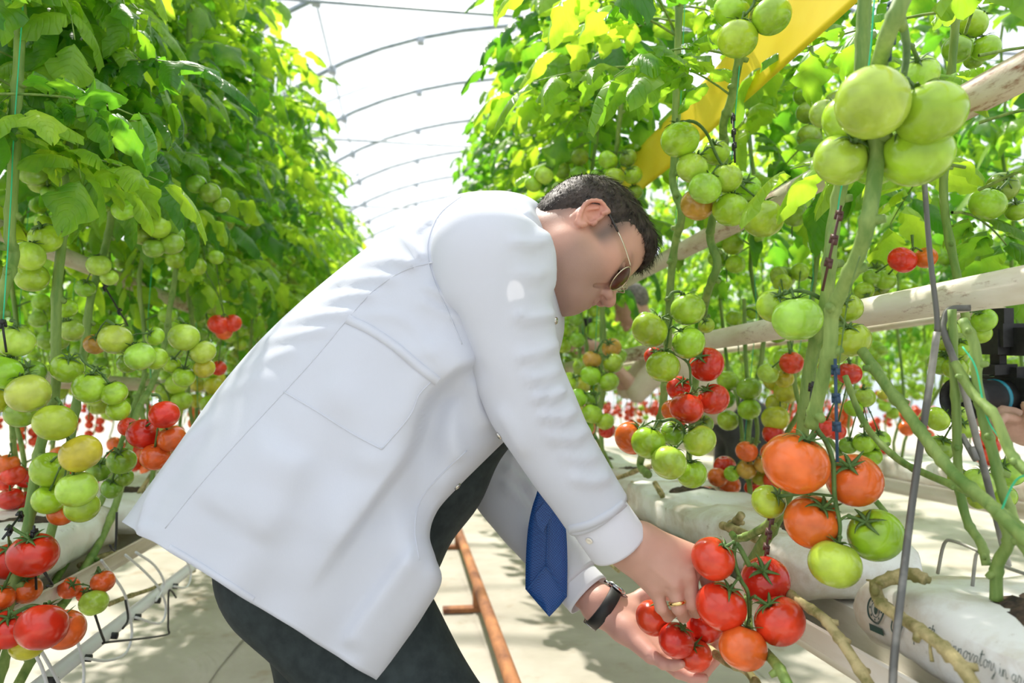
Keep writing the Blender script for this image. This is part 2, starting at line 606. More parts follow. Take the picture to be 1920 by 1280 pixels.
def add_bag(i, X, y, z, label, rot=0.0, soil=True):
    o = link('grow_bag', SLABS[i % 3], None, (X, y, z))
    o.rotation_euler.z = rot
    o.scale = (1.25, 1, 1.12)
    tag(o, label, 'grow bag', 'white grow bags on the gutters')
    if soil:
        for k, yy in enumerate((-0.26, 0.24)):
            V, F = soil_patch((0.0, yy, 0.086), 0.055, 0.09, k + i)
            link('planting_hole', mesh_data('planting_hole', V, F, M_SOIL), o)
    return o
rows = [(0.775, 0.53 + (0 if i == 0 else 0.07) + 1.04 * i, ZR) for i in range(6)]
names = ['white printed grow bag nearest the camera at lower right', 'white grow bag behind the red tomato cluster, second from the front',
         'third white grow bag along the right gutter, seen past the white sleeve', 'fourth white grow bag along the right gutter',
         'fifth white grow bag far along the right gutter', 'sixth white grow bag far along the right gutter']
BAGS = [add_bag(i, *r, names[i], rot=0.02 * math.sin(i * 3)) for i, r in enumerate(rows)]
for i in range(6):
    add_bag(i + 1, -0.87, 1.55 + 1.04 * i, ZL, ORD[i] + ' white grow bag from the camera on the left gutter behind the low stems', rot=0.02 * math.cos(i))
for i in range(6):
    add_bag(i, 2.32, 1.6 + 1.04 * i, ZL, ORD[i] + ' white grow bag from the camera on the next gutter beyond the right row', soil=False)

def text_mesh(body, size, shear=0.0):
    c = bpy.data.curves.new('print', 'FONT')
    c.body = body; c.size = size; c.shear = shear; c.extrude = 0.0004; c.resolution_u = 3
    t = bpy.data.objects.new('print', c)
    COL.objects.link(t)
    dg = bpy.context.evaluated_depsgraph_get()
    me = bpy.data.meshes.new_from_object(t.evaluated_get(dg))
    bpy.data.objects.remove(t)
    me.materials.clear(); me.materials.append(M_INK)
    return me

def stroke_text(size):
    """joined-up brush lettering: innovators in growing"""
    # each letter: list of strokes in a unit box (x advance given), baseline 0, x-height 1
    G = {
        'i': (0.55, [[(0, .1), (.2, 1), (.2, .25), (.35, 0), (.55, .25)], [(.22, 1.4), (.27, 1.5)]]),
        'n': (1.0, [[(0, .3), (.15, 1), (.12, 0), (.3, .8), (.55, 1), (.65, .6), (.65, .15), (.8, 0), (1.0, .25)]]),
        'o': (0.95, [[(.75, .85), (.4, 1), (.12, .55), (.35, 0), (.7, .3), (.65, .9), (.95, .75)]]),
        'v': (0.85, [[(0, .75), (.15, .95), (.35, .0), (.65, .95), (.85, .85)]]),
        'a': (0.95, [[(.65, .85), (.3, .95), (.08, .4), (.3, 0), (.6, .4), (.66, 1), (.62, .25), (.75, 0), (.95, .2)]]),
        't': (0.7, [[(0, .3), (.35, 2.0), (.25, .3), (.4, 0), (.7, .25)], [(0, 1.35), (.75, 1.5)]]),
        'r': (0.75, [[(0, .2), (.15, 1.1), (.3, .95), (.5, .9), (.45, .3), (.6, 0), (.75, .2)]]),
        's': (0.8, [[(0, .2), (.4, 1.15), (.35, .8), (.6, .2), (.25, -.5), (.05, -.9), (.3, -.8), (.5, -.1)]]),
        'g': (1.0, [[(.7, .85), (.35, 1), (.1, .5), (.35, .1), (.65, .5), (.72, 1), (.6, -.6), (.35, -1.2), (.2, -.8), (.6, -.1), (1.0, .3)]]),
        'w': (1.25, [[(0, .8), (.15, .95), (.25, 0), (.55, .8), (.7, 0), (1.05, .95), (1.25, .8)]]),
    }
    b = MB(); x = 0
    for ch in 'innovators in growing':
        if ch == ' ':
            x += 0.6; continue
        adv, st = G[ch]
        for s in st:
            p = smooth_path([(x + q[0] + 0.12 * q[1], q[1], 0) for q in s], 5) * size
            b.tube(p, 0.055 * size, 5)
        x += adv
    for i, v in enumerate(b.V):
        b.V[i] = (v[0], v[1], v[2] * 0.3)
    return mesh_data('lettering', b.V, b.F, M_INK)

def print_on_bag():
    """print on the aisle side of the nearest bag, following its slightly bulging film"""
    bag = BAGS[0]
    src = bag.data
    from mathutils.bvhtree import BVHTree
    bm_v = [v.co.copy() for v in src.vertices]
    tree = BVHTree.FromPolygons(bm_v, [list(p.vertices) for p in src.polygons])
    def lay(me, name, y0, z0, lift=0.0032, skip=None):
        # mesh drawn in (x right, y up): x runs towards -Y of the bag as seen from the aisle
        for v in me.vertices:
            y, z = y0 - v.co.x, z0 + v.co.y
            h = tree.ray_cast(Vector((-0.4, y, z)), Vector((1, 0, 0)))
            xx = h[0].x if h[0] is not None else -0.1
            v.co = Vector((xx - lift - max(0, v.co.z), y, z))
        me.update()
        return link(name, me, bag)
    lay(stroke_text(0.0080), 'lettering', 0.262, 0.049)
    lay(text_mesh('pl', 0.018), 'lettering', 0.322, 0.043)
    lay(text_mesh('ch', 0.014), 'lettering', 0.300, 0.058)
    # round emblem: two rings, eight marks, a leaf in the middle, a framed caption below
    e = MB()
    for r, t in ((0.0165, .0007), (0.0150, .0005), (0.0090, .0005)):
        e.tube([(r * math.cos(a), r * math.sin(a), 0) for a in np.linspace(0, 2 * math.pi, 33)], t, 5)
    for k in range(8):
        a = k * math.pi / 4
        e.ball((0.012 * math.cos(a), 0.012 * math.sin(a), 0), (0.0014, 0.0018, .0004), 6, 4)
    e.ball((0, 0, 0), (0.0042, 0.0062, 0.0005), 10, 6)
    lay(mesh_data('emblem', e.V, e.F, M_INK), 'emblem', 0.402, 0.056)
    c = MB()
    c.box((0, 0, 0), (0.026, 0.0085, 0.0005))
    lay(mesh_data('caption_box', c.V, c.F, M_INK, False), 'caption_box', 0.402, 0.032)
    e2 = MB()
    for r, t in ((0.0105, .001), (0.0065, .0008)):
        e2.tube([(r * math.cos(a), 1.25 * r * math.sin(a), 0) for a in np.linspace(0, 2 * math.pi, 25)], t, 5)
    e2.ball((0, -.003, 0), (0.0035, 0.0055, 0.0005), 8, 6)
    lay(mesh_data('emblem', e2.V, e2.F, M_INK), 'emblem', 0.356, 0.050)
print_on_bag()

def rail(x, label):
    b = MB()
    b.tube([(x, y, 0.155) for y in np.linspace(1.0, 14, 10)], 0.0255, 14)
    o = b.build('pipe_rail', M_RUST)
    tag(o, label, 'rail')
    for k in range(9):
        y = 2.1 + 1.42 * k
        s = MB()
        s.box((x, y, 0.067), (0.03, 0.05, 0.125)); s.box((x - .06, y, 0.02), (0.20, 0.06, 0.02))
        s.build('rail_support', M_RUST, o, False)
rail(0.325, 'rusty brown pipe rail on the floor under the reaching arms')
rail(-0.24, 'rusty pipe rail on the floor behind the man')

def gutter_hangers():
    # zig-zag rods from the lower pipe to the gutter beside the nearest bag
    hk = empty('gutter_hanger', tuple(onX(1762, 600, 0.74)), label='grey rod hanger forming an upturned V above the printed bag', cat='hanger')
    inv = Matrix.Translation(-Vector(hk.location))
    def rod(pp, r, name):
        b = MB(); b.tube(smooth_path(pp, 5), r, 8)
        o = b.build(name, M_GREYROD, hk); o.matrix_local = inv
    rod([onX(1733, 340, .72), onX(1744, 480, .72), onX(1756, 585, .72), onX(1757, 622, .72)], 0.0036, 'hanger_strap')
    rod([onX(1757, 622, .70), onX(1741, 735, .69), onX(1712, 930, .66), onX(1690, 1110, .60), onX(1676, 1240, .575), onX(1673, 1330, .56)], 0.0046, 'hanger_rod')
    rod([onX(1820, 577, .77), onX(1782, 580, .75), onX(1770, 600, .74), onX(1771, 627, .73), onX(1803, 715, .74), onX(1838, 850, .76), onX(1868, 970, .78), onX(1890, 1060, .8)], 0.0046, 'hanger_rod')
    rod([onX(1822, 838, .75), onX(1830, 862, .75), onX(1803, 815, .75)], 0.004, 'hanger_hook')
    for k, pp in enumerate((((1758, 1075), (1770, 1020), (1788, 1014), (1838, 1035), (1830, 1040), (1822, 1110)), ((1838, 1035), (1880, 1060), (1935, 1080)))):
        s = empty('drip_stake', tuple(onX(*pp[0], .76)), label=['bent grey wire stake pushed into the printed bag', 'thin grey wire leaning over the printed bag at the right edge'][k], cat='stake')
        b = MB(); b.tube(smooth_path([onX(*q, .76) for q in pp], 4), 0.0024, 6)
        o = b.build('wire', M_GREYROD, s); o.matrix_local = Matrix.Translation(-Vector(s.location))
gutter_hangers()

def left_drip_lines():
    # feed pipe under the left gutter with black nipples and pale micro tubes
    b = MB(); b.tube([(-0.69, y, 0.50) for y in np.linspace(0.8, 9, 8)], 0.016, 12)
    o = b.build('feed_pipe', M_TUBE); tag(o, 'pale irrigation feed pipe under the left gutter', 'pipe')
    for px, py in ((94, 1277), (160, 1234), (210, 1192), (254, 1157), (292, 1126), (325, 1099)):
        p = onX(px, py, -0.675)
        q = MB(); q.tube([p + np.array([-.016, 0, .002]), p + np.array([.012, 0, .0])], 0.008, 8); q.build('nipple', M_BLACK, o)
    loops = [
        [(160, 1234), (200, 1238), (235, 1225), (247, 1190), (243, 1150), (232, 1110), (205, 1070), (190, 1050)],
        [(254, 1157), (300, 1168), (311, 1140), (300, 1105), (270, 1070), (235, 1040)],
        [(292, 1126), (308, 1095), (290, 1060), (255, 1035)],
        [(155, 1300), (157, 1250), (145, 1200)],
        [(120, 1300), (100, 1260), (80, 1225), (65, 1200)],
        [(90, 1290), (78, 1250), (60, 1215)],
        [(325, 1099), (350, 1100), (358, 1075), (350, 1050)]]
    LOOPS = ['long pale drip tube loop hanging through the dark wire bracket', 'pale drip tube looping right of the wire bracket', 'small pale drip tube loop above the wire bracket',
             'pale drip tube running down to the bottom edge, right of the other two', 'pale drip tube at the bottom left, middle of three', 'pale drip tube at the bottom left corner, leftmost of three',
             'short pale drip tube loop nearest the coat hem']
    for k, lp in enumerate(loops):
        b = MB(); b.tube(smooth_path([onX(x, y, -0.66 + 0.01 * (k % 3)) for x, y in lp], 5), 0.0032, 7)
        t = b.build('drip_tube', M_TUBE)
        tag(t, LOOPS[k], 'tube', 'drip tubes under the left gutter')
    hooks = [([(178, 1152), (195, 1200), (205, 1203), (310, 1190), (315, 1175), (316, 1112), (322, 1108), (330, 1120)], 'dark bent wire bracket under the left gutter'),
             ([(219, 960), (217, 1025), (212, 1030), (206, 1022)], 'dark wire hook below the coat tail'),
             ([(235, 1125), (240, 1160), (230, 1178)], 'short dark wire hook beside a drip tube'),
             ([(83, 1072), (98, 1096), (88, 1098)], 'small dark wire hook behind the low red tomatoes')]
    for lp, lab in hooks:
        b = MB(); b.tube(smooth_path([onX(x, y, -0.64) for x, y in lp], 4), 0.0026, 7)
        tag(b.build('wire_hook', M_DARKWIRE), lab, 'hook')
left_drip_lines()

def yellow_tape():
    m = mat('yellow_sticky_film', (0.85, 0.62, 0.02), 0.35)
    nt, N, L, b = nodes(m)
    noise_mix(m, (0.86, 0.66, 0.03), (0.95, 0.80, 0.08), 5, 4)
    tl = add(nt, 'ShaderNodeBsdfTranslucent'); tl.inputs[0].default_value = (0.98, 0.85, 0.08, 1)
    ms = add(nt, 'ShaderNodeMixShader'); ms.inputs[0].default_value = 0.45
    out = N['Material Output']
    L.new(b.outputs[0], ms.inputs[1]); L.new(tl.outputs[0], ms.inputs[2]); L.new(ms.outputs[0], out.inputs[0])
    V, F = [], []
    n = 90
    for j in range(n + 1):
        y = 0.0 + 8.5 * j / n
        for i in range(9):
            t = i / 8
            wob = 0.012 * noise.noise(Vector((y * 3, t * 3, 1))) + 0.02 * math.sin(y * 1.1)
            V.append((0.73 + 0.5 * wob + 0.02 * t, y, 1.72 + 0.17 * t - 0.01 * math.sin(y * 0.9)))
    for j in range(n):
        for i in range(8):
            a = j * 9 + i
            F.append((a, a + 1, a + 10, a + 9))
    o = link('sticky_tape', mesh_data('sticky_tape', V, F, m))
    o.modifiers.new('thick', 'SOLIDIFY').thickness = 0.0012
    tag(o, 'long yellow sticky insect tape stretched through the right row foliage', 'insect tape')
yellow_tape()
# ------------------------------------------------------------------ the bending man
from mathutils.bvhtree import BVHTree
D0 = 1.27                                      # depth of his mid plane
_feet = P(760, 1700, 1.25)
MAN = empty('person', (float(_feet[0]) - 0.1, float(_feet[1]), 0.0),
            label='man in white lab coat and dark trousers bending to the tomatoes in his hands', cat='person')
MAN_INV = Matrix.Translation(-Vector(MAN.location))

def man_part(name, V, F, material, smooth=True, parent=None):
    me = mesh_data(name, V, F, material, smooth)
    o = link(name, me, parent or MAN)
    if parent is None:
        o.matrix_local = MAN_INV
    return o

def depth_of(V):
    return (np.asarray(V) - CAM) @ FW

def pix_of(V):
    q = np.asarray(V) - CAM
    d = q @ FW
    return np.stack([960 + FPX * (q @ RT) / d, 640 - FPX * (q @ UP) / d], 1)

def fold_amount(xy, folds):
    """sum of cloth folds; a fold is (polyline px, height m, left width px, right width px)"""
    out = np.zeros(len(xy))
    for line, amp, wl, wr in folds:
        q = smooth_path(line, 4)
        best = np.full(len(xy), 1e9); sgn = np.ones(len(xy)); tt = np.zeros(len(xy))
        for i in range(len(q) - 1):
            a, b = q[i], q[i + 1]
            ab = b - a; L2 = ab @ ab + 1e-9
            t = np.clip(((xy - a) @ ab) / L2, 0, 1)
            r = xy - a - t[:, None] * ab
            d = np.hypot(r[:, 0], r[:, 1])
            m = d < best
            best[m] = d[m]
            sgn[m] = np.sign(ab[0] * r[m, 1] - ab[1] * r[m, 0])
            tt[m] = (i + t[m]) / (len(q) - 1)
        w = np.where(sgn > 0, wr, wl)
        end = np.clip(np.minimum(tt, 1 - tt) * 5, 0, 1)
        end = end * end * (3 - 2 * end)
        out += 1.5 * amp * np.exp(-(best / w) ** 2) * end
    return out

# ---- cloth
M_COAT = mat('white_coat_cloth', (0.64, 0.668, 0.745), 0.72, spec=0.25)
_nt, _N, _L, _b = nodes(M_COAT)
_tc = add(_nt, 'ShaderNodeTexCoord')
_mp = add(_nt, 'ShaderNodeMapping'); _mp.inputs['Scale'].default_value = (300, 60, 60)
_L.new(_tc.outputs['Object'], _mp.inputs[0])
_w1 = add(_nt, 'ShaderNodeTexNoise', i_Scale=4.0, i_Detail=3.0); _L.new(_mp.outputs[0], _w1.inputs['Vector'])
_w2 = add(_nt, 'ShaderNodeTexNoise', i_Scale=30.0, i_Detail=4.0); _L.new(_tc.outputs['Object'], _w2.inputs['Vector'])
_ad = add(_nt, 'ShaderNodeMath', operation='ADD'); _L.new(_w1.outputs[0], _ad.inputs[0]); _L.new(_w2.outputs[0], _ad.inputs[1])
bump(M_COAT, _ad.outputs[0], 0.12, 0.002)
_tl = add(_nt, 'ShaderNodeBsdfTranslucent'); _tl.inputs[0].default_value = (0.85, 0.86, 0.9, 1)
_ms = add(_nt, 'ShaderNodeMixShader'); _ms.inputs[0].default_value = 0.16
_L.new(_b.outputs[0], _ms.inputs[1]); _L.new(_tl.outputs[0], _ms.inputs[2]); _L.new(_ms.outputs[0], _N['Material Output'].inputs[0])
M_SHIRT = mat('white_shirt_cloth', (0.66, 0.67, 0.74), 0.6, spec=0.3)
M_TROU = mat('dark_trouser_cloth', (0.012, 0.018, 0.019), 0.75, spec=0.3)
_f, _, _ = noise_mix(M_TROU, (0.015, 0.023, 0.025), (0.028, 0.040, 0.042), 40, 4); bump(M_TROU, _f, 0.2, 0.002)
M_STEEL = mat('steel_snap', (0.6, 0.58, 0.53), 0.25, 1.0)
M_BUTTON = mat('cream_button', (0.75, 0.70, 0.60), 0.3)

# rings: back edge px, front edge px, half depth m, how far the near front edge swings open
RINGS = [
    (1018, 392, 1052, 560, 0.070, 0.0), (1003, 376, 1058, 590, 0.100, 0.0), (975, 363, 1057, 625, 0.150, 0.0),
    (930, 357, 1046, 672, 0.190, 0.0), (862, 363, 1036, 715, 0.205, 0.0), (800, 387, 1016, 752, 0.210, 0.05),
    (738, 427, 992, 785, 0.212, 0.1), (650, 493, 968, 806, 0.215, 0.2), (560, 568, 945, 828, 0.220, 0.3),
    (480, 645, 904, 868, 0.225, 0.4), (410, 727, 858, 914, 0.232, 0.45), (352, 808, 820, 958, 0.240, 0.5),
    (308, 870, 806, 1003, 0.246, 0.55), (284, 903, 817, 1045, 0.25, 0.6), (266, 927, 828, 1090, 0.252, 0.62),
    (250, 950, 797, 1148, 0.254, 0.62), (238, 966, 756, 1212, 0.255, 0.6), (228, 978, 714, 1281, 0.256, 0.6)]
FOLDS_COAT = [
    ([(925, 655), (880, 678), (838, 705), (792, 760), (770, 835), (722, 905), (650, 1005), (560, 1130)], 0.020, 9, 60),
    ([(850, 690), (800, 800), (790, 900), (760, 1000)], -0.014, 40, 30),
    ([(830, 905), (800, 960), (796, 1020), (812, 1080)], -0.004, 24, 20),
    ([(800, 1000), (700, 1130), (640, 1220)], 0.010, 30, 12),
    ([(470, 640), (560, 625), (640, 612)], 0.006, 8, 12), ([(500, 605), (590, 590), (680, 585)], 0.007, 8, 12),
    ([(560, 570), (650, 553), (720, 552)], 0.006, 7, 11), ([(610, 530), (690, 520), (760, 525)], 0.005, 7, 10),
    ([(660, 490), (730, 487), (800, 500)], 0.005, 7, 10), ([(735, 425), (770, 455), (800, 495)], 0.007, 7, 10),
    ([(700, 450), (740, 470), (790, 510)], 0.004, 6, 9),
    ([(790, 530), (830, 550), (870, 575)], 0.006, 7, 11), ([(780, 555), (820, 580), (880, 600)], 0.004, 6, 9),
    ([(258, 1020), (300, 905), (400, 760)], 0.020, 9, 26), ([(262, 1010), (318, 900), (410, 780)], -0.012, 14, 18),
    ([(980, 385), (1010, 420), (1032, 480)], 0.010, 7, 12), ([(1000, 380), (1030, 440), (1046, 520)], -0.006, 8, 8),
    ([(840, 700), (760, 600), (660, 590)], 0.003, 8, 8), ([(400, 980), (470, 900), (530, 800)], 0.006, 40, 40),
    ([(600, 700), (680, 780), (700, 900)], 0.006, 40, 40),
    ([(520, 600), (600, 560), (660, 520)], -0.004, 9, 9), ([(430, 700), (500, 670), (570, 650)], 0.005, 10, 14), ([(395, 745), (450, 720), (510, 700)], 0.004, 10, 14),
    ([(890, 700), (900, 760), (930, 800)], 0.007, 10, 20), ([(850, 740), (850, 820), (870, 870)], 0.006, 14, 24),
    ([(745, 640), (790, 660), (850, 640)], 0.004, 20, 20), ([(560, 830), (540, 930), (470, 1020)], 0.006, 30, 50),
    ([(870, 375), (850, 400), (822, 425)], 0.004, 5, 8), ([(840, 372), (820, 395), (800, 425)], 0.004, 5, 8), ([(810, 385), (800, 410), (780, 440)], 0.004, 5, 8)]
def build_coat():
    R = smooth_path(RINGS, 8)
    nt, nth = len(R), 84
    th = np.linspace(0, math.pi, nth)
    u = np.cos(th)
    V = np.zeros((nt, nth, 3))
    for i, (bx, by, fx, fy, b, k) in enumerate(R):
        px = (bx + fx) / 2 + (fx - bx) / 2 * u
        py = (by + fy) / 2 + (fy - by) / 2 * u
        # cloth sags into soft waves towards the hem
        s = np.sin(th) ** 0.8
        f = max(0.0, (i / nt - 0.5) * 2)
        dep = D0 - b * s - k * b * np.clip(u, 0, 1) ** 3 - 0.007 * f * np.sin(th * 11 + 0.6) * np.sin(th)
        for j in range(nth):
            V[i, j] = P(px[j], py[j], dep[j])
    flat = V.reshape(-1, 3)
    xy = pix_of(flat)
    rnd = np.array([noise.noise(Vector((x / 70, y / 70, 3.3))) for x, y in xy]) * 0.004
    flat = flat - FW * (fold_amount(xy, FOLDS_COAT) + rnd)[:, None] * np.clip(np.sin(np.tile(th, nt)) * 3, 0, 1)[:, None]
    near = flat.reshape(nt, nth, 3)
    far = near[:, ::-1].copy()
    far = far + 2 * (D0 - ((far - CAM) @ FW))[..., None] * FW
    W = np.concatenate([near, far[:, 1:]], axis=1)
    m = W.shape[1]
    F = []
    for i in range(nt - 1):
        for j in range(m - 1):
            a = i * m + j
            F.append((a, a + 1, a + m + 1, a + m))
    o = man_part('lab_coat', W.reshape(-1, 3), F, M_COAT)
    sm = o.modifiers.new('thick', 'SOLIDIFY'); sm.thickness = 0.0022; sm.offset = -1
    o['label'] = 'white open lab coat'
    return o, W.reshape(-1, 3), F
COAT, coatV, coatF = build_coat()

def sleeve(name, pts, folds, parent, inner=0.0, n=56, k=8, wr=0.002, seed=0, material=None):
    q = smooth_path(pts, k)
    c = np.array([P(x, y, d) for x, y, d, r in q])
    r = q[:, 3] * q[:, 2] / FPX
    V, F = tube_vf(c, r, n, cap=False, ref=FW)
    V = np.array(V)
    cen = np.repeat(c, n, axis=0)
    nor = V - cen; nor /= np.linalg.norm(nor, axis=1)[:, None]
    xy = pix_of(V)
    face = np.clip(-(nor @ FW) * 2.0 + 0.6, 0, 1)
    nz = np.array([noise.noise(Vector((v[0] * 14, v[1] * 14, v[2] * 14 + seed))) for v in V]) * wr * 2
    V = V + nor * ((fold_amount(xy, folds) * face + nz)[:, None])
    # cut end: roll the cloth inwards
    last = V[-n:]; cl = c[-1]
    back = (c[-3] - c[-1])
    V = np.vstack([V, cl + (last - cl) * 0.955, cl + (last - cl) * 0.95 + back])
    m0 = len(V) - 2 * n
    for a in (m0 - n, m0):
        for i in range(n):
            j = (i + 1) % n
            F.append((a + i, a + j, a + n + j, a + n + i))
    o = man_part(name, V, F, material or M_COAT, parent=parent)
    return o, V, F
FOLDS_SL = [
    ([(1045, 585), (1000, 600), (955, 590)], 0.006, 8, 12), ([(1050, 640), (1005, 668), (960, 668)], 0.006, 8, 13),
    ([(1056, 690), (1015, 712), (975, 708)], 0.007, 8, 12), ([(1064, 728), (1030, 745), (985, 745)], 0.008, 7, 11),
    ([(1085, 765), (1050, 785), (1000, 778)], 0.007, 8, 12), ([(1110, 800), (1070, 825), (1010, 815)], 0.006, 9, 14),
    ([(1130, 850), (1090, 862), (1040, 850)], 0.004, 9, 12), ([(1150, 890), (1110, 905), (1060, 890)], 0.005, 9, 14),
    ([(1030, 500), (1000, 520), (960, 510)], 0.004, 9, 14), ([(1025, 450), (990, 460), (950, 450)], 0.005, 8, 14),
    ([(1010, 420), (1030, 480), (1040, 560)], 0.007, 8, 10),
    ([(830, 560), (870, 640), (905, 730)], -0.006, 18, 18), ([(930, 760), (960, 800), (990, 860)], 0.005, 12, 12)]
SL, slV, slF = sleeve('sleeve', [(917, 388, 1.115, 16), (914, 405, 1.11, 62), (914, 435, 1.105, 96), (919, 480, 1.10, 110), (932, 550, 1.095, 104),
    (950, 630, 1.09, 92), (975, 710, 1.085, 84), (1010, 785, 1.085, 80), (1052, 858, 1.09, 73), (1090, 918, 1.095, 67), (1119, 962, 1.10, 65)], FOLDS_SL, None, seed=1)
SL['label'] = 'near white coat sleeve'
FOLDS_FS = [([(950, 840), (985, 870), (1010, 890)], 0.008, 7, 10), ([(940, 870), (980, 900), (1010, 925)], 0.008, 7, 10),
            ([(935, 905), (970, 925), (1000, 960)], 0.006, 7, 10), ([(960, 860), (1000, 960), (1040, 1010)], -0.006, 16, 16)]
FS, fsV, fsF = sleeve('sleeve', [(960, 520, 1.45, 90), (925, 690, 1.46, 78), (912, 815, 1.45, 76), (940, 895, 1.42, 69), (985, 965, 1.38, 60),
    (1035, 1033, 1.345, 53), (1078, 1088, 1.32, 49)], FOLDS_FS, None, seed=5)
FS['label'] = 'far white coat sleeve'
CF, cfV, cfF = sleeve('shirt_cuff', [(1098, 928, 1.097, 59), (1128, 974, 1.103, 59), (1148, 1003, 1.107, 58.5), (1159, 1019, 1.11, 58)], [], None, k=4, wr=0.0007, material=M_SHIRT)
CF2, c2V, c2F = sleeve('shirt_cuff', [(1060, 1066, 1.33, 44), (1082, 1092, 1.315, 45), (1104, 1116, 1.30, 46)], [], None, k=4, wr=0.0007, seed=3, material=M_SHIRT)

TREE = BVHTree.FromPolygons([Vector(v) for v in np.vstack([coatV, slV, cfV])],
                            [tuple(f) for f in coatF] + [tuple(i + len(coatV) for i in f) for f in slF] + [tuple(i + len(coatV) + len(slV) for i in f) for f in cfF])
def on_cloth(px, py, lift=0.0):
    d = P(px, py, 1.0) - CAM
    h = TREE.ray_cast(Vector(CAM), Vector(d).normalized())
    if h[0] is None:
        return None, None
    n = np.array(h[1]); n = n if n @ FW < 0 else -n
    return np.array(h[0]) + n * lift, n

def seam(line, parent, r=0.0011, name='seam', lift=0.0002, flat=None):
    q = smooth_path(line, 8)
    p = [on_cloth(x, y, lift)[0] for x, y in q]
    p = [v for v in p if v is not None]
    V, F = tube_vf(p, r, 6)
    o = man_part(name, V, F, M_COAT, parent=None)
    o.parent = parent; o.matrix_local = Matrix.Identity(4)
    return o
def band(line, w, parent, name, t=0.0016):
    """raised strip of cloth w px wide along a pixel line"""
    q = smooth_path(line, 8)
    T = np.gradient(q, axis=0); T /= np.linalg.norm(T, axis=1)[:, None]
    nrm = np.stack([-T[:, 1], T[:, 0]], 1)
    rows = []
    for off, l in ((0, -0.0005), (0.001, t), (0.5, t), (0.999, t), (1, -0.0005)):
        rows.append([on_cloth(*(q[i] + nrm[i] * w * off), l)[0] for i in range(len(q))])
    ok = [i for i in range(len(q)) if all(r_[i] is not None for r_ in rows)]
    V = [r_[i] for i in ok for r_ in rows]
    F = []
    for a in range(len(ok) - 1):
        for k in range(4):
            F.append((a * 5 + k, a * 5 + k + 1, (a + 1) * 5 + k + 1, (a + 1) * 5 + k))
    o = man_part(name, V, F, M_COAT)
    o.parent = parent; o.matrix_local = Matrix.Identity(4)
    return o
# side-back seam, shoulder seam, hem, pocket, front band
seam([(812, 492), (760, 506), (700, 545), (650, 600), (590, 672), (530, 738), (440, 835), (370, 915), (310, 990)], COAT)
seam([(868, 366), (826, 400), (806, 440), (802, 478), (815, 530), (838, 580), (866, 645)], SL)
band([(655, 590), (700, 612), (745, 642), (790, 680), (826, 708)], 17, COAT, 'pocket_welt')
seam([(532, 734), (590, 768), (660, 812), (716, 842)], COAT, 0.0013, 'pocket_seam')
band([(292, 1004), (370, 1050), (455, 1104), (545, 1163), (625, 1216), (700, 1262)], 13, COAT, 'hem', 0.0014)
seam([(716, 842), (768, 780), (786, 740), (812, 712)], COAT, 0.0012, 'pocket_seam')
seam([(875, 845), (832, 885), (790, 935), (778, 990), (786, 1050)], COAT, 0.0010, 'front_seam')
band([(1066, 985), (1105, 975), (1150, 950), (1176, 925)], 15, SL, 'sleeve_hem', 0.0014)

def snap(px, py, parent, r=0.0062):
    p, n = on_cloth(px, py, 0.0005)
    if p is None:
        return
    b = MB()
    M = frame_from(n)
    b.lathe([(0.0, .0034), (r * .35, .0034), (r * .5, .0022), (r * .75, .0028), (r * .95, .0018), (r, 0)], 16, p, M)
    o = man_part('snap_fastener', b.V, b.F, M_STEEL)
    o.parent = parent; o.matrix_local = Matrix.Identity(4)
for q in ((1041, 601), (936, 816), (857, 911), (807, 1007)):
    snap(*q, COAT)
def cuff_button(px, py, parent, tree=None):
    p, n = on_cloth(px, py, 0.0005)
    if p is None:
        return
    b = MB(); b.lathe([(0, .0014), (.0036, .0014), (.0048, .0022), (.0056, .001), (.0056, 0)], 14, p, frame_from(n))
    o = man_part('cuff_button', b.V, b.F, M_BUTTON); o.parent = parent; o.matrix_local = Matrix.Identity(4)
cuff_button(1105, 1013, CF)

# ---- trousers and shoes
def build_trousers():
    s = SDF()
    kn = P(850, 1425, 1.13); kf = P(640, 1400, 1.42)
    an = np.array([kn[0] - 0.17, kn[1] + 0.03, 0.11]); af = np.array([kf[0] - 0.16, kf[1] + 0.02, 0.11])
    for d in (1.28, 1.36):
        s.cone(P(866, 797, d), P(738, 998, d), 0.093, 0.10, 0.05)
    s.ell(P(600, 985, 1.28), (0.165, 0.19, 0.165), 0.06)
    s.cone(P(585, 1045, 1.21), P(585, 1045, 1.21) + 1e-4, 0.145, 0.145, 0.05)
    s.cone(P(590, 1030, 1.37), P(590, 1030, 1.37) + 1e-4, 0.15, 0.15, 0.05)
    s.cone(P(590, 1070, 1.185), kn, 0.138, 0.100, 0.03)
    s.cone(kn, an, 0.098, 0.082, 0.03)
    s.cone(P(610, 1040, 1.38), kf, 0.145, 0.098, 0.015)
    s.cone(kf, af, 0.098, 0.082, 0.03)
    def folds(D, ax, ay, az):
        X, Y, Z = ax[:, None, None], ay[None, :, None], az[None, None, :]
        return D + 0.004 * np.sin(18 * X + 34 * Z + 2 * np.sin(9 * Y)).astype(np.float32) * (Z < 0.95)
    V, F = s.mesh(0.009, extra=folds)
    o = man_part('trousers', V, F, M_TROU)
    o['label'] = 'dark green-black trousers'
    leather = mat('black_leather', (0.012, 0.011, 0.01), 0.35)
    for a in (an, af):
        q = SDF()
        q.cone((a[0] - .05, a[1], .045), (a[0] + .17, a[1], .04), .042, .036, .02)
        q.cone((a[0] - .03, a[1], .09), (a[0] - .03, a[1], .045), .045, .045, .03)
        q.cone((a[0] + .05, a[1], .06), (a[0] + .16, a[1], .045), .045, .04, .02)
        def sole(D, ax, ay, az):
            return np.maximum(D, (0.004 - az)[None, None, :] + 0 * D)
        V, F = q.mesh(0.006, extra=sole)
        man_part('shoe', V, F, leather)
    return kn, kf, an, af
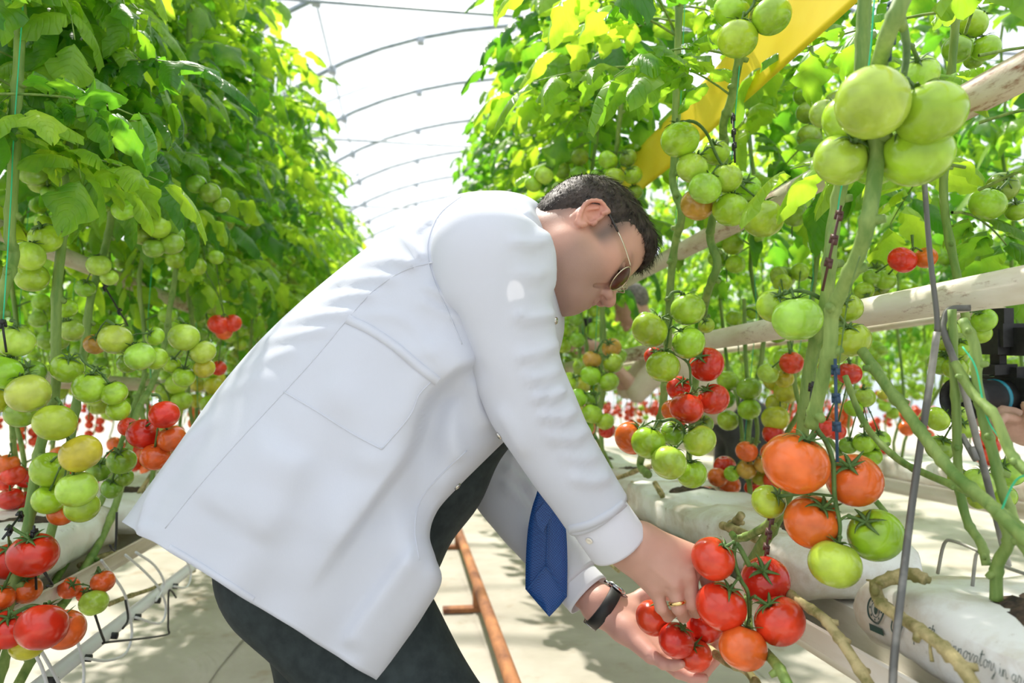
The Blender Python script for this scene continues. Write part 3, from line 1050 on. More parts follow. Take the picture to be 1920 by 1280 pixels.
LEGS = build_trousers()

# ---- tie
def build_tie():
    m = mat('blue_tie_silk', (0.012, 0.06, 0.24), 0.45, spec=0.4)
    nt, N, L, b = nodes(m)
    tc = add(nt, 'ShaderNodeTexCoord')
    mp = add(nt, 'ShaderNodeMapping'); mp.inputs['Scale'].default_value = (420, 420, 420); L.new(tc.outputs['Object'], mp.inputs[0])
    ck = add(nt, 'ShaderNodeTexChecker', i_Scale=1.0)
    ck.inputs['Color1'].default_value = (0.007, 0.04, 0.19, 1); ck.inputs['Color2'].default_value = (0.02, 0.10, 0.33, 1)
    L.new(mp.outputs[0], ck.inputs[0]); L.new(ck.outputs[0], b.inputs['Base Color'])
    Lf = smooth_path([(1040, 600), (1035, 700), (1026, 800), (1010, 908), (998, 950), (990, 990), (986, 1045), (985, 1104)], 5)
    Rg = smooth_path([(1048, 600), (1046, 700), (1042, 800), (1040, 908), (1052, 950), (1061, 990), (1064, 1050), (1063, 1118)], 5)
    Lf = np.vstack([Lf, [(1007, 1130)], [(1028, 1154)]]); Rg = np.vstack([Rg, [(1048, 1137)], [(1030, 1156)]])
    V, F = [], []
    nx = 7
    n = len(Lf)
    for side in (0, 1):
        for i in range(n):
            for j in range(nx):
                t = j / (nx - 1)
                x = Lf[i] * (1 - t) + Rg[i] * t
                dep = 1.262 + 0.006 * side + 0.006 * math.sin(i * 0.25) - 0.004 * math.cos((t - .5) * 5) * (1 - 2 * side * .5)
                V.append(P(x[0], x[1], dep))
    def id_(s_, i, j): return s_ * n * nx + i * nx + j
    for i in range(n - 1):
        for j in range(nx - 1):
            F.append((id_(0, i, j), id_(0, i + 1, j), id_(0, i + 1, j + 1), id_(0, i, j + 1)))
            F.append((id_(1, i, j), id_(1, i, j + 1), id_(1, i + 1, j + 1), id_(1, i + 1, j)))
        for j, sgn in ((0, 1), (nx - 1, -1)):
            q = (id_(0, i, j), id_(1, i, j), id_(1, i + 1, j), id_(0, i + 1, j))
            F.append(q if sgn > 0 else q[::-1])
    o = man_part('necktie', V, F, m)
    o['label'] = 'blue woven necktie hanging down'
    # turned-back edges meeting in a centre seam, lining at the tip, and the narrow tail tucked in front
    def sub(name, pts, d, r=0.0012):
        Vt, Ft = tube_vf([P(x, y, d) for x, y in smooth_path(pts, 4)], r, 6)
        q = man_part(name, Vt, Ft, m); q.parent = o; q.matrix_local = Matrix.Identity(4)
    sub('tie_fold', [(1030, 935), (1027, 990), (1024, 1060)], 1.2535)
    sub('tie_fold', [(1024, 1060), (1003, 1085), (988, 1106)], 1.2545)
    sub('tie_fold', [(1024, 1060), (1045, 1090), (1061, 1117)], 1.2545)
    tl = [(1004, 962), (1030, 930), (1038, 955), (1030, 975), (1018, 997), (1008, 985)]
    lo = [P(x, y, 1.250) for x, y in tl] + [P(x, y, 1.2545) for x, y in tl]
    k = len(tl)
    Ft = [tuple(range(k)), tuple(range(2 * k - 1, k - 1, -1))] + [(i, k + i, k + (i + 1) % k, (i + 1) % k) for i in range(k)]
    q = man_part('tie_tail', lo, Ft, m, False); q.parent = o; q.matrix_local = Matrix.Identity(4)
build_tie()

# ---- body: head, neck, torso, forearms and hands
M_SKIN = mat('skin', (0.55, 0.33, 0.26), 0.48, spec=0.35, Subsurface_Weight=0.12, Subsurface_Scale=0.02)
M_SKIN.node_tree.nodes['Principled BSDF'].inputs['Subsurface Radius'].default_value = (1.0, 0.35, 0.2)
_nt, _N, _L, _b = nodes(M_SKIN)
_at = add(_nt, 'ShaderNodeAttribute', attribute_name='tone')
_tc = add(_nt, 'ShaderNodeTexCoord')
_nz = add(_nt, 'ShaderNodeTexNoise', i_Scale=38.0, i_Detail=6.0); _L.new(_tc.outputs['Object'], _nz.inputs['Vector'])
_mr = add(_nt, 'ShaderNodeMapRange'); _mr.inputs['To Min'].default_value = 0.90; _mr.inputs['To Max'].default_value = 1.10; _L.new(_nz.outputs[0], _mr.inputs[0])
_mx = add(_nt, 'ShaderNodeVectorMath', operation='MULTIPLY')
_L.new(_at.outputs['Color'], _mx.inputs[0]); _L.new(_mr.outputs[0], _mx.inputs[1]); _L.new(_mx.outputs[0], _b.inputs['Base Color'])
_n2 = add(_nt, 'ShaderNodeTexNoise', i_Scale=420.0, i_Detail=3.0); _L.new(_tc.outputs['Object'], _n2.inputs['Vector'])
bump(M_SKIN, _n2.outputs[0], 0.12, 0.0015)

# head frame
_fi = np.array([0.58, 0.815]); _fi /= np.linalg.norm(_fi)
H_F = _fi[0] * RT - _fi[1] * UP
_u0 = _fi[1] * RT + _fi[0] * UP
_rl = math.radians(28)
H_U = math.cos(_rl) * _u0 + math.sin(_rl) * FW
_yw = math.radians(9)
H_L = np.cross(H_U, H_F)
H_F = math.cos(_yw) * H_F - math.sin(_yw) * H_L           # face turned a little towards the camera
H_L = np.cross(H_U, H_F)
HR = np.stack([H_F, H_L, H_U], 1)
HS = 0.955
_ear = np.array([-0.018, -0.077, -0.028]) * HS
H_C = P(1107, 404, 1.17) - HR @ _ear
def hp(x, y, z): return H_C + HR @ (np.array([x, y, z]) * HS)

def build_head(s):
    L = lambda *a: np.array(a)
    e = s.ell
    e((-0.012, 0, 0.022), (0.098, 0.0755, 0.092), 0.01)          # cranium
    e((0.035, 0, 0.012), (0.058, 0.064, 0.075), 0.03)            # forehead
    e((0.040, 0, -0.050), (0.050, 0.062, 0.066), 0.03)           # mid face
    for q in (-1, 1):
        e((0.052, q * 0.040, -0.052), (0.030, 0.026, 0.030), 0.025)   # cheeks
        e((0.045, q * 0.050, -0.030), (0.026, 0.018, 0.014), 0.02)    # cheekbones
        s.cone((0.0, q * 0.052, -0.085), (0.062, q * 0.022, -0.115), 0.026, 0.022, 0.03)   # jaw
        e((0.020, q * 0.046, -0.085), (0.040, 0.024, 0.040), 0.03)    # jowl
        s.cone((0.074, q * 0.012, 0.000), (0.066, q * 0.045, 0.002), 0.012, 0.010, 0.012)  # brow
    e((0.074, 0, -0.119), (0.020, 0.024, 0.018), 0.022)          # chin
    e((0.030, 0, -0.112), (0.045, 0.040, 0.026), 0.03)           # under the chin
    e((0.075, 0, -0.090), (0.022, 0.030, 0.026), 0.018)          # mouth mound
    for q in (-1, 1):
        e((0.088, q * 0.031, -0.020), (0.018, 0.019, 0.014), 0.014, 's')   # eye sockets
        e((0.0735, q * 0.031, -0.020), (0.0145, 0.0160, 0.0125), 0.004)    # lids over the eyeball
        s.cone((0.089, q * 0.018, -0.0215), (0.082, q * 0.045, -0.0225), 0.0013, 0.0012, 0.002, 's')  # lid crease
    s.cone((0.083, 0, -0.006), (0.100, 0, -0.048), 0.0085, 0.0115, 0.012)  # nose bridge
    e((0.108, 0, -0.059), (0.0150, 0.0138, 0.0128), 0.010)
    for q in (-1, 1):
        e((0.098, q * 0.0150, -0.063), (0.0140, 0.0098, 0.0108), 0.006)    # wings
        e((0.102, q * 0.0100, -0.0740), (0.0072, 0.0048, 0.0065), 0.002, 's')  # nostrils
        s.cone((0.091, q * 0.024, -0.060), (0.077, q * 0.037, -0.090), 0.0042, 0.0030, 0.005, 's')  # smile fold
    s.cone((0.097, -0.004, -0.078), (0.097, 0.004, -0.078), 0.0035, 0.0035, 0.006)
    for q in (-1, 1):
        s.cone((0.0965, q * 0.002, -0.0865), (0.084, q * 0.024, -0.0930), 0.0058, 0.0030, 0.004)  # upper lip
        s.cone((0.0940, q * 0.002, -0.0995), (0.084, q * 0.022, -0.0955), 0.0066, 0.0032, 0.004)  # lower lip
        s.cone((0.1010, 0, -0.0930), (0.084, q * 0.027, -0.0945), 0.0024, 0.0020, 0.003, 's')     # parting
    for q in (-1, 1):                                            # ears
        ang = math.radians(14)
        a = q
        E = np.array([[math.cos(ang), 0, math.sin(ang)], [0, 1, 0], [-math.sin(ang), 0, math.cos(ang)]])
        e((-0.020, a * 0.0790, -0.026), (0.0185, 0.0075, 0.0310), 0.005, 'u', E)
        e((-0.016, a * 0.0865, -0.022), (0.0125, 0.0085, 0.0210), 0.003, 's', E)
        ring = [(-0.008, -0.006), (-0.004, 0.006), (-0.012, 0.0075), (-0.026, 0.004), (-0.036, -0.010), (-0.037, -0.026), (-0.030, -0.042), (-0.020, -0.055), (-0.012, -0.058), (-0.008, -0.050)]
        rp = smooth_path([(x, a * (0.0835 + 0.005 * (x < -0.02)), z - 0.004) for x, z in ring], 2)
        for i in range(len(rp) - 1):
            s.cone(rp[i], rp[i + 1], 0.0036, 0.0036, 0.002)
        s.cone((-0.020, a * 0.0835, -0.010), (-0.028, a * 0.0835, -0.030), 0.0026, 0.0026, 0.003)   # antihelix
        e((-0.011, a * 0.0850, -0.034), (0.0080, 0.0095, 0.0090), 0.003, 's')   # concha
        e((-0.002, a * 0.0795, -0.034), (0.0045, 0.0050, 0.0060), 0.003)        # tragus
        e((-0.016, a * 0.0800, -0.056), (0.0075, 0.0050, 0.0085), 0.003)        # lobe
    return s

def build_body():
    head = SDF(); build_head(head)
    for o in head.ops: pass
    # neck into the collar, in head space
    inv = HR.T
    nb = inv @ (P(985, 470, 1.255) - H_C); nb2 = inv @ (P(930, 540, 1.27) - H_C)
    th_ = inv @ (P(1015, 545, 1.255) - H_C)
    head.cone((-0.028, 0, -0.060), nb / HS, 0.064, 0.070, 0.03)
    head.cone((0.008, 0, -0.105), th_ / HS, 0.050, 0.062, 0.035)
    head.cone(nb / HS, nb2 / HS, 0.072, 0.075, 0.03)
    V1, F1 = head.mesh(0.0023)
    loc = V1.copy()
    V1 = (V1 * HS) @ HR.T + H_C
    # skin tone by place: reddish ears, nose and lips, shaven jaw, cropped sideburn
    n = len(loc)
    base = np.tile(np.array([0.52, 0.29, 0.215]), (n, 1))
    x, y, z = loc.T
    ay = np.abs(y)
    def blob(c, r):
        q = ((x - c[0]) / r[0]) ** 2 + ((ay - c[1]) / r[1]) ** 2 + ((z - c[2]) / r[2]) ** 2
        return np.exp(-q)[:, None]
    red = np.array([0.62, 0.24, 0.18])
    k = blob((-0.02, 0.085, -0.025), (0.03, 0.018, 0.04)); base = base * (1 - .65 * k) + red * .65 * k
    k = blob((0.105, 0, -0.06), (0.02, 0.025, 0.018)); base = base * (1 - .45 * k) + red * .45 * k
    k = blob((0.06, 0.045, -0.05), (0.03, 0.03, 0.03)); base = base * (1 - .3 * k) + red * .3 * k
    k = blob((0.096, 0.008, -0.093), (0.012, 0.018, 0.011)); base = base * (1 - .7 * k) + np.array([0.52, 0.2, 0.17]) * .7 * k
    jaw = (1 / (1 + np.exp((z + 0.066) * 90)) * (x > -0.02) * np.clip((x + 0.02) * 30, 0, 1) * np.clip((z + 0.17) * 40, 0, 1))[:, None]
    base = base * (1 - .75 * jaw) + np.array([0.29, 0.19, 0.155]) * .75 * jaw
    side = (np.exp(-((x - 0.020) / 0.020) ** 2) * (1 / (1 + np.exp(-(z + 0.048) * 260))) * (z < 0.06) * (ay > 0.05))[:, None]
    base = base * (1 - .85 * side) + np.array([0.10, 0.075, 0.06]) * .85 * side
    nape = (1 / (1 + np.exp(-(z + 0.085 - 0.0 * x) * 120)) * np.clip((-x - 0.030) * 40, 0, 1))[:, None]
    base = base * (1 - .6 * nape) + np.array([0.09, 0.07, 0.06]) * .6 * nape
    brow = sum(blob(c, (0.008, 0.010, 0.0045)) for c in ((0.084, 0.018, 0.001), (0.080, 0.031, 0.004), (0.071, 0.044, 0.003)))
    brow = np.clip(brow, 0, 1); base = base * (1 - .85 * brow) + np.array([0.035, 0.026, 0.02]) * .85 * brow

    # near (right) hand, back up, fingers closing downwards behind the fruit
    r = SDF()
    W = P(1163, 1012, 1.113); A = P(1105, 935, 1.105)
    r.cone(A, W, 0.036, 0.0285, 0.02)
    K = [P(1229, 1100, 1.090), P(1262, 1092, 1.078), P(1291, 1074, 1.083), P(1313, 1049, 1.098)]     # little .. index knuckles
    B = [P(1180, 1042, 1.108), P(1190, 1032, 1.100), P(1199, 1022, 1.103), P(1205, 1012, 1.112)]
    for b_, k_, rb, rk in zip(B, K, (.0205, .0215, .0215, .0205), (.0145, .0155, .0160, .0155)):
        r.cone(b_, k_, rb, rk, 0.018)
        r.cone(b_ + FW * 0.012, k_ + FW * 0.014, rb * .9, rk * .9, 0.018)
        r.cone(W, b_, 0.026, rb, 0.018)
    F_ = [[K[0], P(1240, 1139, 1.083), P(1252, 1155, 1.108), P(1262, 1150, 1.126)],
          [K[1], P(1272, 1139, 1.070), P(1281, 1155, 1.098), P(1289, 1150, 1.118)],
          [K[2], P(1299, 1130, 1.074), P(1305, 1146, 1.104), P(1310, 1140, 1.124)],
          [K[3], P(1329, 1098, 1.092), P(1333, 1120, 1.118), P(1330, 1126, 1.138)]]
    for f, q in zip(F_, (0.0088, 0.0098, 0.0102, 0.0098)):
        r.cone(f[0], f[1], q * 1.28, q * 1.06, 0.006)
        r.cone(f[1], f[2], q * 1.04, q * 0.95, 0.004)
        r.cone(f[2], f[3], q * 0.95, q * 0.8, 0.004)
        r.ell(f[0] - FW * 0.002 + UP * 0.001, (q * 1.30,) * 3, 0.006)
    r.cone(P(1190, 1040, 1.135), P(1240, 1075, 1.165), 0.020, 0.0135, 0.015)    # thumb on the far side
    r.cone(P(1240, 1075, 1.165), P(1278, 1118, 1.168), 0.0135, 0.0115, 0.006)
    r.cone(P(1278, 1118, 1.168), P(1295, 1140, 1.155), 0.0112, 0.0085, 0.006)
    for i in range(3):                                                # tendons and the hollows between knuckles
        a, b_ = B[i + 1] * .6 + K[i + 1] * .4 - FW * .017, K[i + 1] - FW * .0125
        r.cone(a, b_, 0.0016, 0.0030, 0.006)
        mid = (K[i] + K[i + 1]) / 2
        r.cone(mid - FW * .019 - UP * .002, (F_[i][1] + F_[i + 1][1]) / 2 - FW * .017 , 0.0030, 0.0026, 0.005, 's')
    V2, F2 = r.mesh(0.0021)

    # far (left) hand, palm up under the fruit
    l = SDF()
    W = P(1128, 1136, 1.272); A = P(1075, 1088, 1.325)
    l.cone(A, W, 0.034, 0.0270, 0.02)
    B = [P(1166, 1176, 1.235), P(1164, 1168, 1.252), P(1166, 1160, 1.268), P(1168, 1152, 1.282)]
    K = [P(1221, 1228, 1.170), P(1238, 1233, 1.188), P(1252, 1228, 1.208), P(1262, 1216, 1.228)]
    for b_, k_, rb, rk in zip(B, K, (.0200, .0190, .0190, .0200), (.0140, .0140, .0145, .0145)):
        l.cone(W, b_, 0.025, rb, 0.02)
        l.cone(b_, k_, rb, rk, 0.016)
    l.ell(P(1180, 1180, 1.225), (0.018, 0.018, 0.016), 0.02)          # heel of the palm
    l.ell(P(1178, 1146, 1.272), (0.024, 0.022, 0.017), 0.02)          # thumb mound
    G = [[K[0], P(1244, 1244, 1.146), P(1262, 1247, 1.132), P(1277, 1244, 1.120)],
         [K[1], P(1272, 1260, 1.160), P(1297, 1270, 1.148), P(1320, 1271, 1.138)],
         [K[2], P(1290, 1258, 1.186), P(1322, 1258, 1.176), P(1344, 1236, 1.166)],
         [K[3], P(1300, 1236, 1.214), P(1328, 1226, 1.206), P(1346, 1205, 1.198)]]
    for f, q in zip(G, (0.0090, 0.0098, 0.0102, 0.0098)):
        l.cone(f[0], f[1], q * 1.22, q * 1.03, 0.005)
        l.cone(f[1], f[2], q * 1.02, q * 0.93, 0.003)
        l.cone(f[2], f[3], q * 0.93, q * 0.76, 0.003)
    l.cone(P(1172, 1140, 1.285), P(1205, 1118, 1.300), 0.019, 0.0140, 0.012)
    l.cone(P(1205, 1118, 1.300), P(1236, 1112, 1.292), 0.0135, 0.0115, 0.006)
    l.cone(P(1236, 1112, 1.292), P(1258, 1118, 1.276), 0.0112, 0.0085, 0.006)
    l.cone(P(1196, 1165, 1.215), P(1232, 1200, 1.190), 0.0022, 0.0018, 0.004, 's')   # palm creases
    V3, F3 = l.mesh(0.0021)

    # torso, shoulders and upper arms under the clothes
    t = SDF()
    t.cone(P(985, 470, 1.262), P(930, 520, 1.27), 0.07, 0.09, 0.05)
    for d in (1.19, 1.35):
        t.cone(P(925, 505, d), P(740, 760, d), 0.098, 0.098, 0.05)
        t.cone(P(740, 760, d), P(620, 960, d), 0.098, 0.11, 0.05)
    t.chain([P(918, 475, 1.14), P(965, 705, 1.09), P(1105, 935, 1.105)], [0.056, 0.046, 0.036], 0.02)
    t.chain([P(940, 520, 1.40), P(908, 815, 1.45), P(1075, 1088, 1.325)], [0.055, 0.045, 0.034], 0.02)
    for hip, kne, ank in ((P(585, 1060, 1.18), LEGS[0], LEGS[2]), (P(605, 1040, 1.38), LEGS[1], LEGS[3])):
        t.chain([P(620, 960, 1.27), hip, kne, ank], [0.10, 0.09, 0.06, 0.04], 0.03)
    V4, F4 = t.mesh(0.012)
    Vs = [V1, V2, V3, V4]; Fs = [F1, F2, F3, F4]
    cols = [base]
    for V, kn_ in ((V2, None), (V3, 'palm'), (V4, None)):
        c = np.tile(np.array([0.51, 0.29, 0.22]), (len(V), 1))
        if kn_:
            c = np.tile(np.array([0.58, 0.315, 0.255]), (len(V), 1))
        cols.append(c)
    # knuckles a little redder
    for kx in ((1229, 1100, 1.09), (1262, 1092, 1.078), (1291, 1074, 1.083), (1240, 1139, 1.083), (1272, 1139, 1.07), (1299, 1130, 1.074)):
        g = np.exp(-(np.linalg.norm(V2 - P(*kx), axis=1) / 0.014) ** 2)[:, None]
        cols[1] = cols[1] * (1 - .35 * g) + np.array([0.62, 0.26, 0.2]) * .35 * g
    off = 0; FF = []
    for V, F in zip(Vs, Fs):
        FF.append(F + off); off += len(V)
    o = man_part('body', np.vstack(Vs), np.vstack(FF), M_SKIN)
    vcol(o.data, 'tone', np.vstack(cols))
    return o
BODY = build_body()

# eyes, seen past the lens
M_EYE = mat('eye_white', (0.75, 0.72, 0.68), 0.2); M_IRIS = mat('dark_iris', (0.02, 0.012, 0.008), 0.1)
for q in (-1, 1):
    b = MB(); b.ball(hp(0.0745, q * 0.031, -0.0225), 0.0124 * HS, 14, 10)
    man_part('eye', b.V, b.F, M_IRIS)

# ---- hair: a cropped cap of close strands
def build_hair():
    m = mat('dark_brown_hair', (0.022, 0.015, 0.011), 0.6, spec=0.3)
    noise_mix(m, (0.014, 0.010, 0.008), (0.05, 0.036, 0.028), 60, 3)
    s = SDF()
    s.ell((-0.014, 0, 0.026), (0.104, 0.0800, 0.0960), 0.01)
    s.ell((0.038, 0, 0.050), (0.062, 0.060, 0.052), 0.02)
    s.ell((0.060, -0.008, 0.062), (0.034, 0.050, 0.028), 0.02)      # quiff
    s.ell((-0.070, 0, -0.030), (0.036, 0.058, 0.050), 0.03)
    def cut(D, ax, ay, az):
        X = ax[:, None, None]; Y = np.abs(ay)[None, :, None]; Z = az[None, None, :]
        # hairline height as a function of x
        xs = [-0.2, -0.060, -0.040, -0.028, 0.004, 0.018, 0.030, 0.045, 0.062, 0.080, 0.2]
        zs = [-0.075, -0.070, -0.050, 0.000, 0.004, -0.012, 0.004, 0.030, 0.046, 0.046, 0.046]
        line = np.interp(ax, xs, zs)[:, None, None]
        wob = 0.003 * np.sin(X * 300) * np.sin(Z * 260 + Y * 200)
        nz = 0.0016 * np.sin(X * 420 + 3 * np.sin(Z * 300)) * np.sin(Y * 380 + Z * 150)
        return np.maximum(D + nz, (line - Z) * 0.8 + wob).astype(np.float32)
    V, F = s.mesh(0.0035, extra=cut)
    N_ = len(V)
    W = (V * HS) @ HR.T + H_C
    o = man_part('hair', W, F, m)
    # strands combed back-to-front over the cap
    rng = random.Random(11)
    b_V, b_F = [], []
    cen = np.array([-0.01, 0, 0.0])
    quad = F[:, :3]
    A_, B_, C_ = V[quad[:, 0]], V[quad[:, 1]], V[quad[:, 2]]
    nn = np.cross(B_ - A_, C_ - A_); nn /= np.linalg.norm(nn, axis=1)[:, None] + 1e-9
    ids = [i for i in range(len(quad)) if (A_[i] - cen) @ nn[i] > 0]
    for _ in range(5200):
        i = rng.choice(ids)
        p = A_[i] + (B_[i] - A_[i]) * rng.random()
        nrm = nn[i]
        top = np.clip((p[2] - 0.02) / 0.06, 0, 1)
        flow = np.array([0.9 * top - 0.1, 0.15 * np.sign(p[1]) * (1 - top) + 0.2 * (rng.random() - .5), -0.9 * (1 - top)]) + 0.35 * np.array([rng.random() - .5 for _k in range(3)])
        flow -= (flow @ nrm) * nrm
        flow /= np.linalg.norm(flow) + 1e-9
        ln = 0.006 + 0.016 * top * (0.5 + rng.random()) + 0.004 * (p[0] > 0.05)
        sd = np.cross(nrm, flow) * 0.00055
        q1 = p + flow * ln * .5 + nrm * (0.0012 + 0.002 * top)
        q2 = p + flow * ln + nrm * (0.0010 + 0.004 * top * rng.random())
        p = p - nrm * 0.001
        k = len(b_V)
        b_V += [p - sd, p + sd, q1 - sd * .8, q1 + sd * .8, q2]
        b_F += [(k, k + 1, k + 3, k + 2), (k + 2, k + 3, k + 4)]
    Ws = (np.array(b_V) * HS) @ HR.T + H_C
    q = man_part('hair_strands', Ws, b_F, m)
    q.parent = o; q.matrix_local = Matrix.Identity(4)
    q['kind'] = 'stuff'
build_hair()

# ---- sunglasses
def build_glasses():
    gold = mat('pale_gold_wire', (0.62, 0.55, 0.42), 0.22, 1.0)
    lens = mat('brown_lens', (0.07, 0.016, 0.014), 0.18, spec=0.2)
    lens.node_tree.nodes['Principled BSDF'].inputs['Alpha'].default_value = 0.97
    tip = mat('dark_temple_tip', (0.02, 0.017, 0.016), 0.4)
    g = None
    # glasses have slid low; frame plane leans slightly forward of the cheeks
    def lp(y, z, q, wrap=1):
        # lens outline point in head space
        return (0.109 - 0.62 * abs(y) ** 1.3 + 0.10 * z, q * y, z)
    first = None
    outl = [(0.010, -0.014), (0.020, -0.006), (0.036, -0.005), (0.054, -0.009), (0.061, -0.020), (0.058, -0.036), (0.046, -0.049), (0.031, -0.051), (0.017, -0.043), (0.010, -0.028)]
    for q in (-1, 1):
        ring = smooth_path(outl + [outl[0]], 4)
        pts = [hp(*lp(y, z - 0.010, q)) for y, z in ring]
        V, F = tube_vf(pts, 0.0011, 6, cap=False)
        fr = man_part('sunglasses_rim', V, F, gold) if first is None else None
        if first is None:
            first = fr
            fr.name = 'sunglasses'
        else:
            fr = man_part('rim', V, F, gold); fr.parent = first; fr.matrix_local = Matrix.Identity(4)
        c = np.mean(pts[:-1], axis=0) + HR @ np.array([0.003, 0, 0])
        n = len(pts) - 1
        V = [c] + list(pts[:-1]) + [c - HR @ np.array([0.002, 0, 0])] + [p - HR @ np.array([0.0015, 0, 0]) for p in pts[:-1]]
        F = [(0, 1 + i, 1 + (i + 1) % n) for i in range(n)] + [(n + 1, n + 2 + (i + 1) % n, n + 2 + i) for i in range(n)]
        le = man_part('lens', V, F, lens); le.parent = first; le.matrix_local = Matrix.Identity(4)
        hinge = hp(*lp(0.060, -0.021, q))
        ear = hp(-0.006, q * 0.080, 0.004)
        path = smooth_path([hinge, hinge + HR @ np.array([-0.006, q * 0.004, 0.001]), hp(0.050, q * 0.0765, -0.012), ear, hp(-0.030, q * 0.083, 0.004), hp(-0.042, q * 0.080, -0.018)], 6)
        V, F = tube_vf(path[:15], 0.0012, 8)
        te = man_part('temple', V, F, gold); te.parent = first; te.matrix_local = Matrix.Identity(4)
        V, F = tube_vf(path[14:], 0.0019, 8)
        tp = man_part('temple_tip', V, F, tip); tp.parent = first; tp.matrix_local = Matrix.Identity(4)
    for z0, bow in ((-0.024, 0.004), (-0.014, 0.001)):
        pts = smooth_path([hp(*lp(0.0105, z0, -1)), hp(0.111 + bow, 0, z0 + 0.002), hp(*lp(0.0105, z0, 1))], 6)
        V, F = tube_vf(pts, 0.0011, 6)
        br = man_part('bridge', V, F, gold); br.parent = first; br.matrix_local = Matrix.Identity(4)
    first['label'] = 'thin gold-rimmed sunglasses with brown lenses'
build_glasses()

# ---- watch and ring
def build_watch():
    strap = mat('black_watch_strap', (0.012, 0.012, 0.013), 0.55)
    case = mat('watch_case', (0.5, 0.5, 0.5), 0.2, 1.0); dial = mat('watch_dial', (0.02, 0.02, 0.025), 0.1)
    ax = P(1146, 1150, 1.262) - P(1106, 1118, 1.270); ax /= np.linalg.norm(ax)
    c = P(1131, 1139, 1.270)
    up = UP - (UP @ ax) * ax; up /= np.linalg.norm(up)
    sd = np.cross(ax, up)
    # strap: flat loop
    V, F = [], []
    n = 48
    for i in range(n):
        a = 2 * math.pi * i / n
        d = math.cos(a) * up * 0.0365 + math.sin(a) * sd * 0.0345
        o_ = d / np.linalg.norm(d)
        for h, t in ((-0.0112, 0), (-0.0105, .0030), (0.0105, .0030), (0.0112, 0), (0.0, -.0002)):
            V.append(c + d + ax * h + o_ * t)
    for i in range(n):
        j = (i + 1) % n
        for k in range(5):
            k2 = (k + 1) % 5
            F.append((i * 5 + k, j * 5 + k, j * 5 + k2, i * 5 + k2))
    o = man_part('wristwatch', V, F, strap)
    o['label'] = 'black-strapped wristwatch on the far wrist'
    d = 0.90 * up + 0.42 * sd * (1 if sd @ FW > 0 else -1); d /= np.linalg.norm(d)
    M = frame_from(d)
    p = c + d * 0.0375
    b = MB(); b.lathe([(0, 0), (.0165, 0), (.0178, .002), (.0178, .0065), (.016, .0085), (.0145, .0088)], 24, p, M)
    b.box(p + ax * .0165 + d * .002, (.012, .012, .005), M); b.box(p - ax * .0165 + d * .002, (.012, .012, .005), M)
    q = man_part('watch_case', b.V, b.F, case); q.parent = o; q.matrix_local = Matrix.Identity(4)
    b = MB(); b.lathe([(0.0, .0086), (.0145, .0086), (.0145, .0080)], 24, p, M)
    q = man_part('watch_dial', b.V, b.F, dial); q.parent = o; q.matrix_local = Matrix.Identity(4)
    p2 = c - up * .0395
    b = MB()
    for s_ in (-1, 1):
        b.tube([p2 + ax * .0125 * s_ + sd * .008, p2 + ax * .0125 * s_ - sd * .008], .0012, 6)
        b.tube([p2 - ax * .0125 + sd * .008 * s_, p2 + ax * .0125 + sd * .008 * s_], .0012, 6)
    q = man_part('buckle', b.V, b.F, case); q.parent = o; q.matrix_local = Matrix.Identity(4)
    gold = mat('gold_band', (0.83, 0.60, 0.25), 0.18, 1.0)
    K, Q = P(1262, 1092, 1.078), P(1272, 1139, 1.070)
    t = (Q - K) / np.linalg.norm(Q - K)
    c = K + (Q - K) * 0.80
    M = frame_from(t)
    b = MB(); b.lathe([(.0114, -.0026), (.0130, -.0024), (.0133, 0), (.0130, .0024), (.0114, .0026), (.0114, -.0026)], 28, c, M)
    man_part('gold_ring', b.V, b.F, gold)
build_watch()
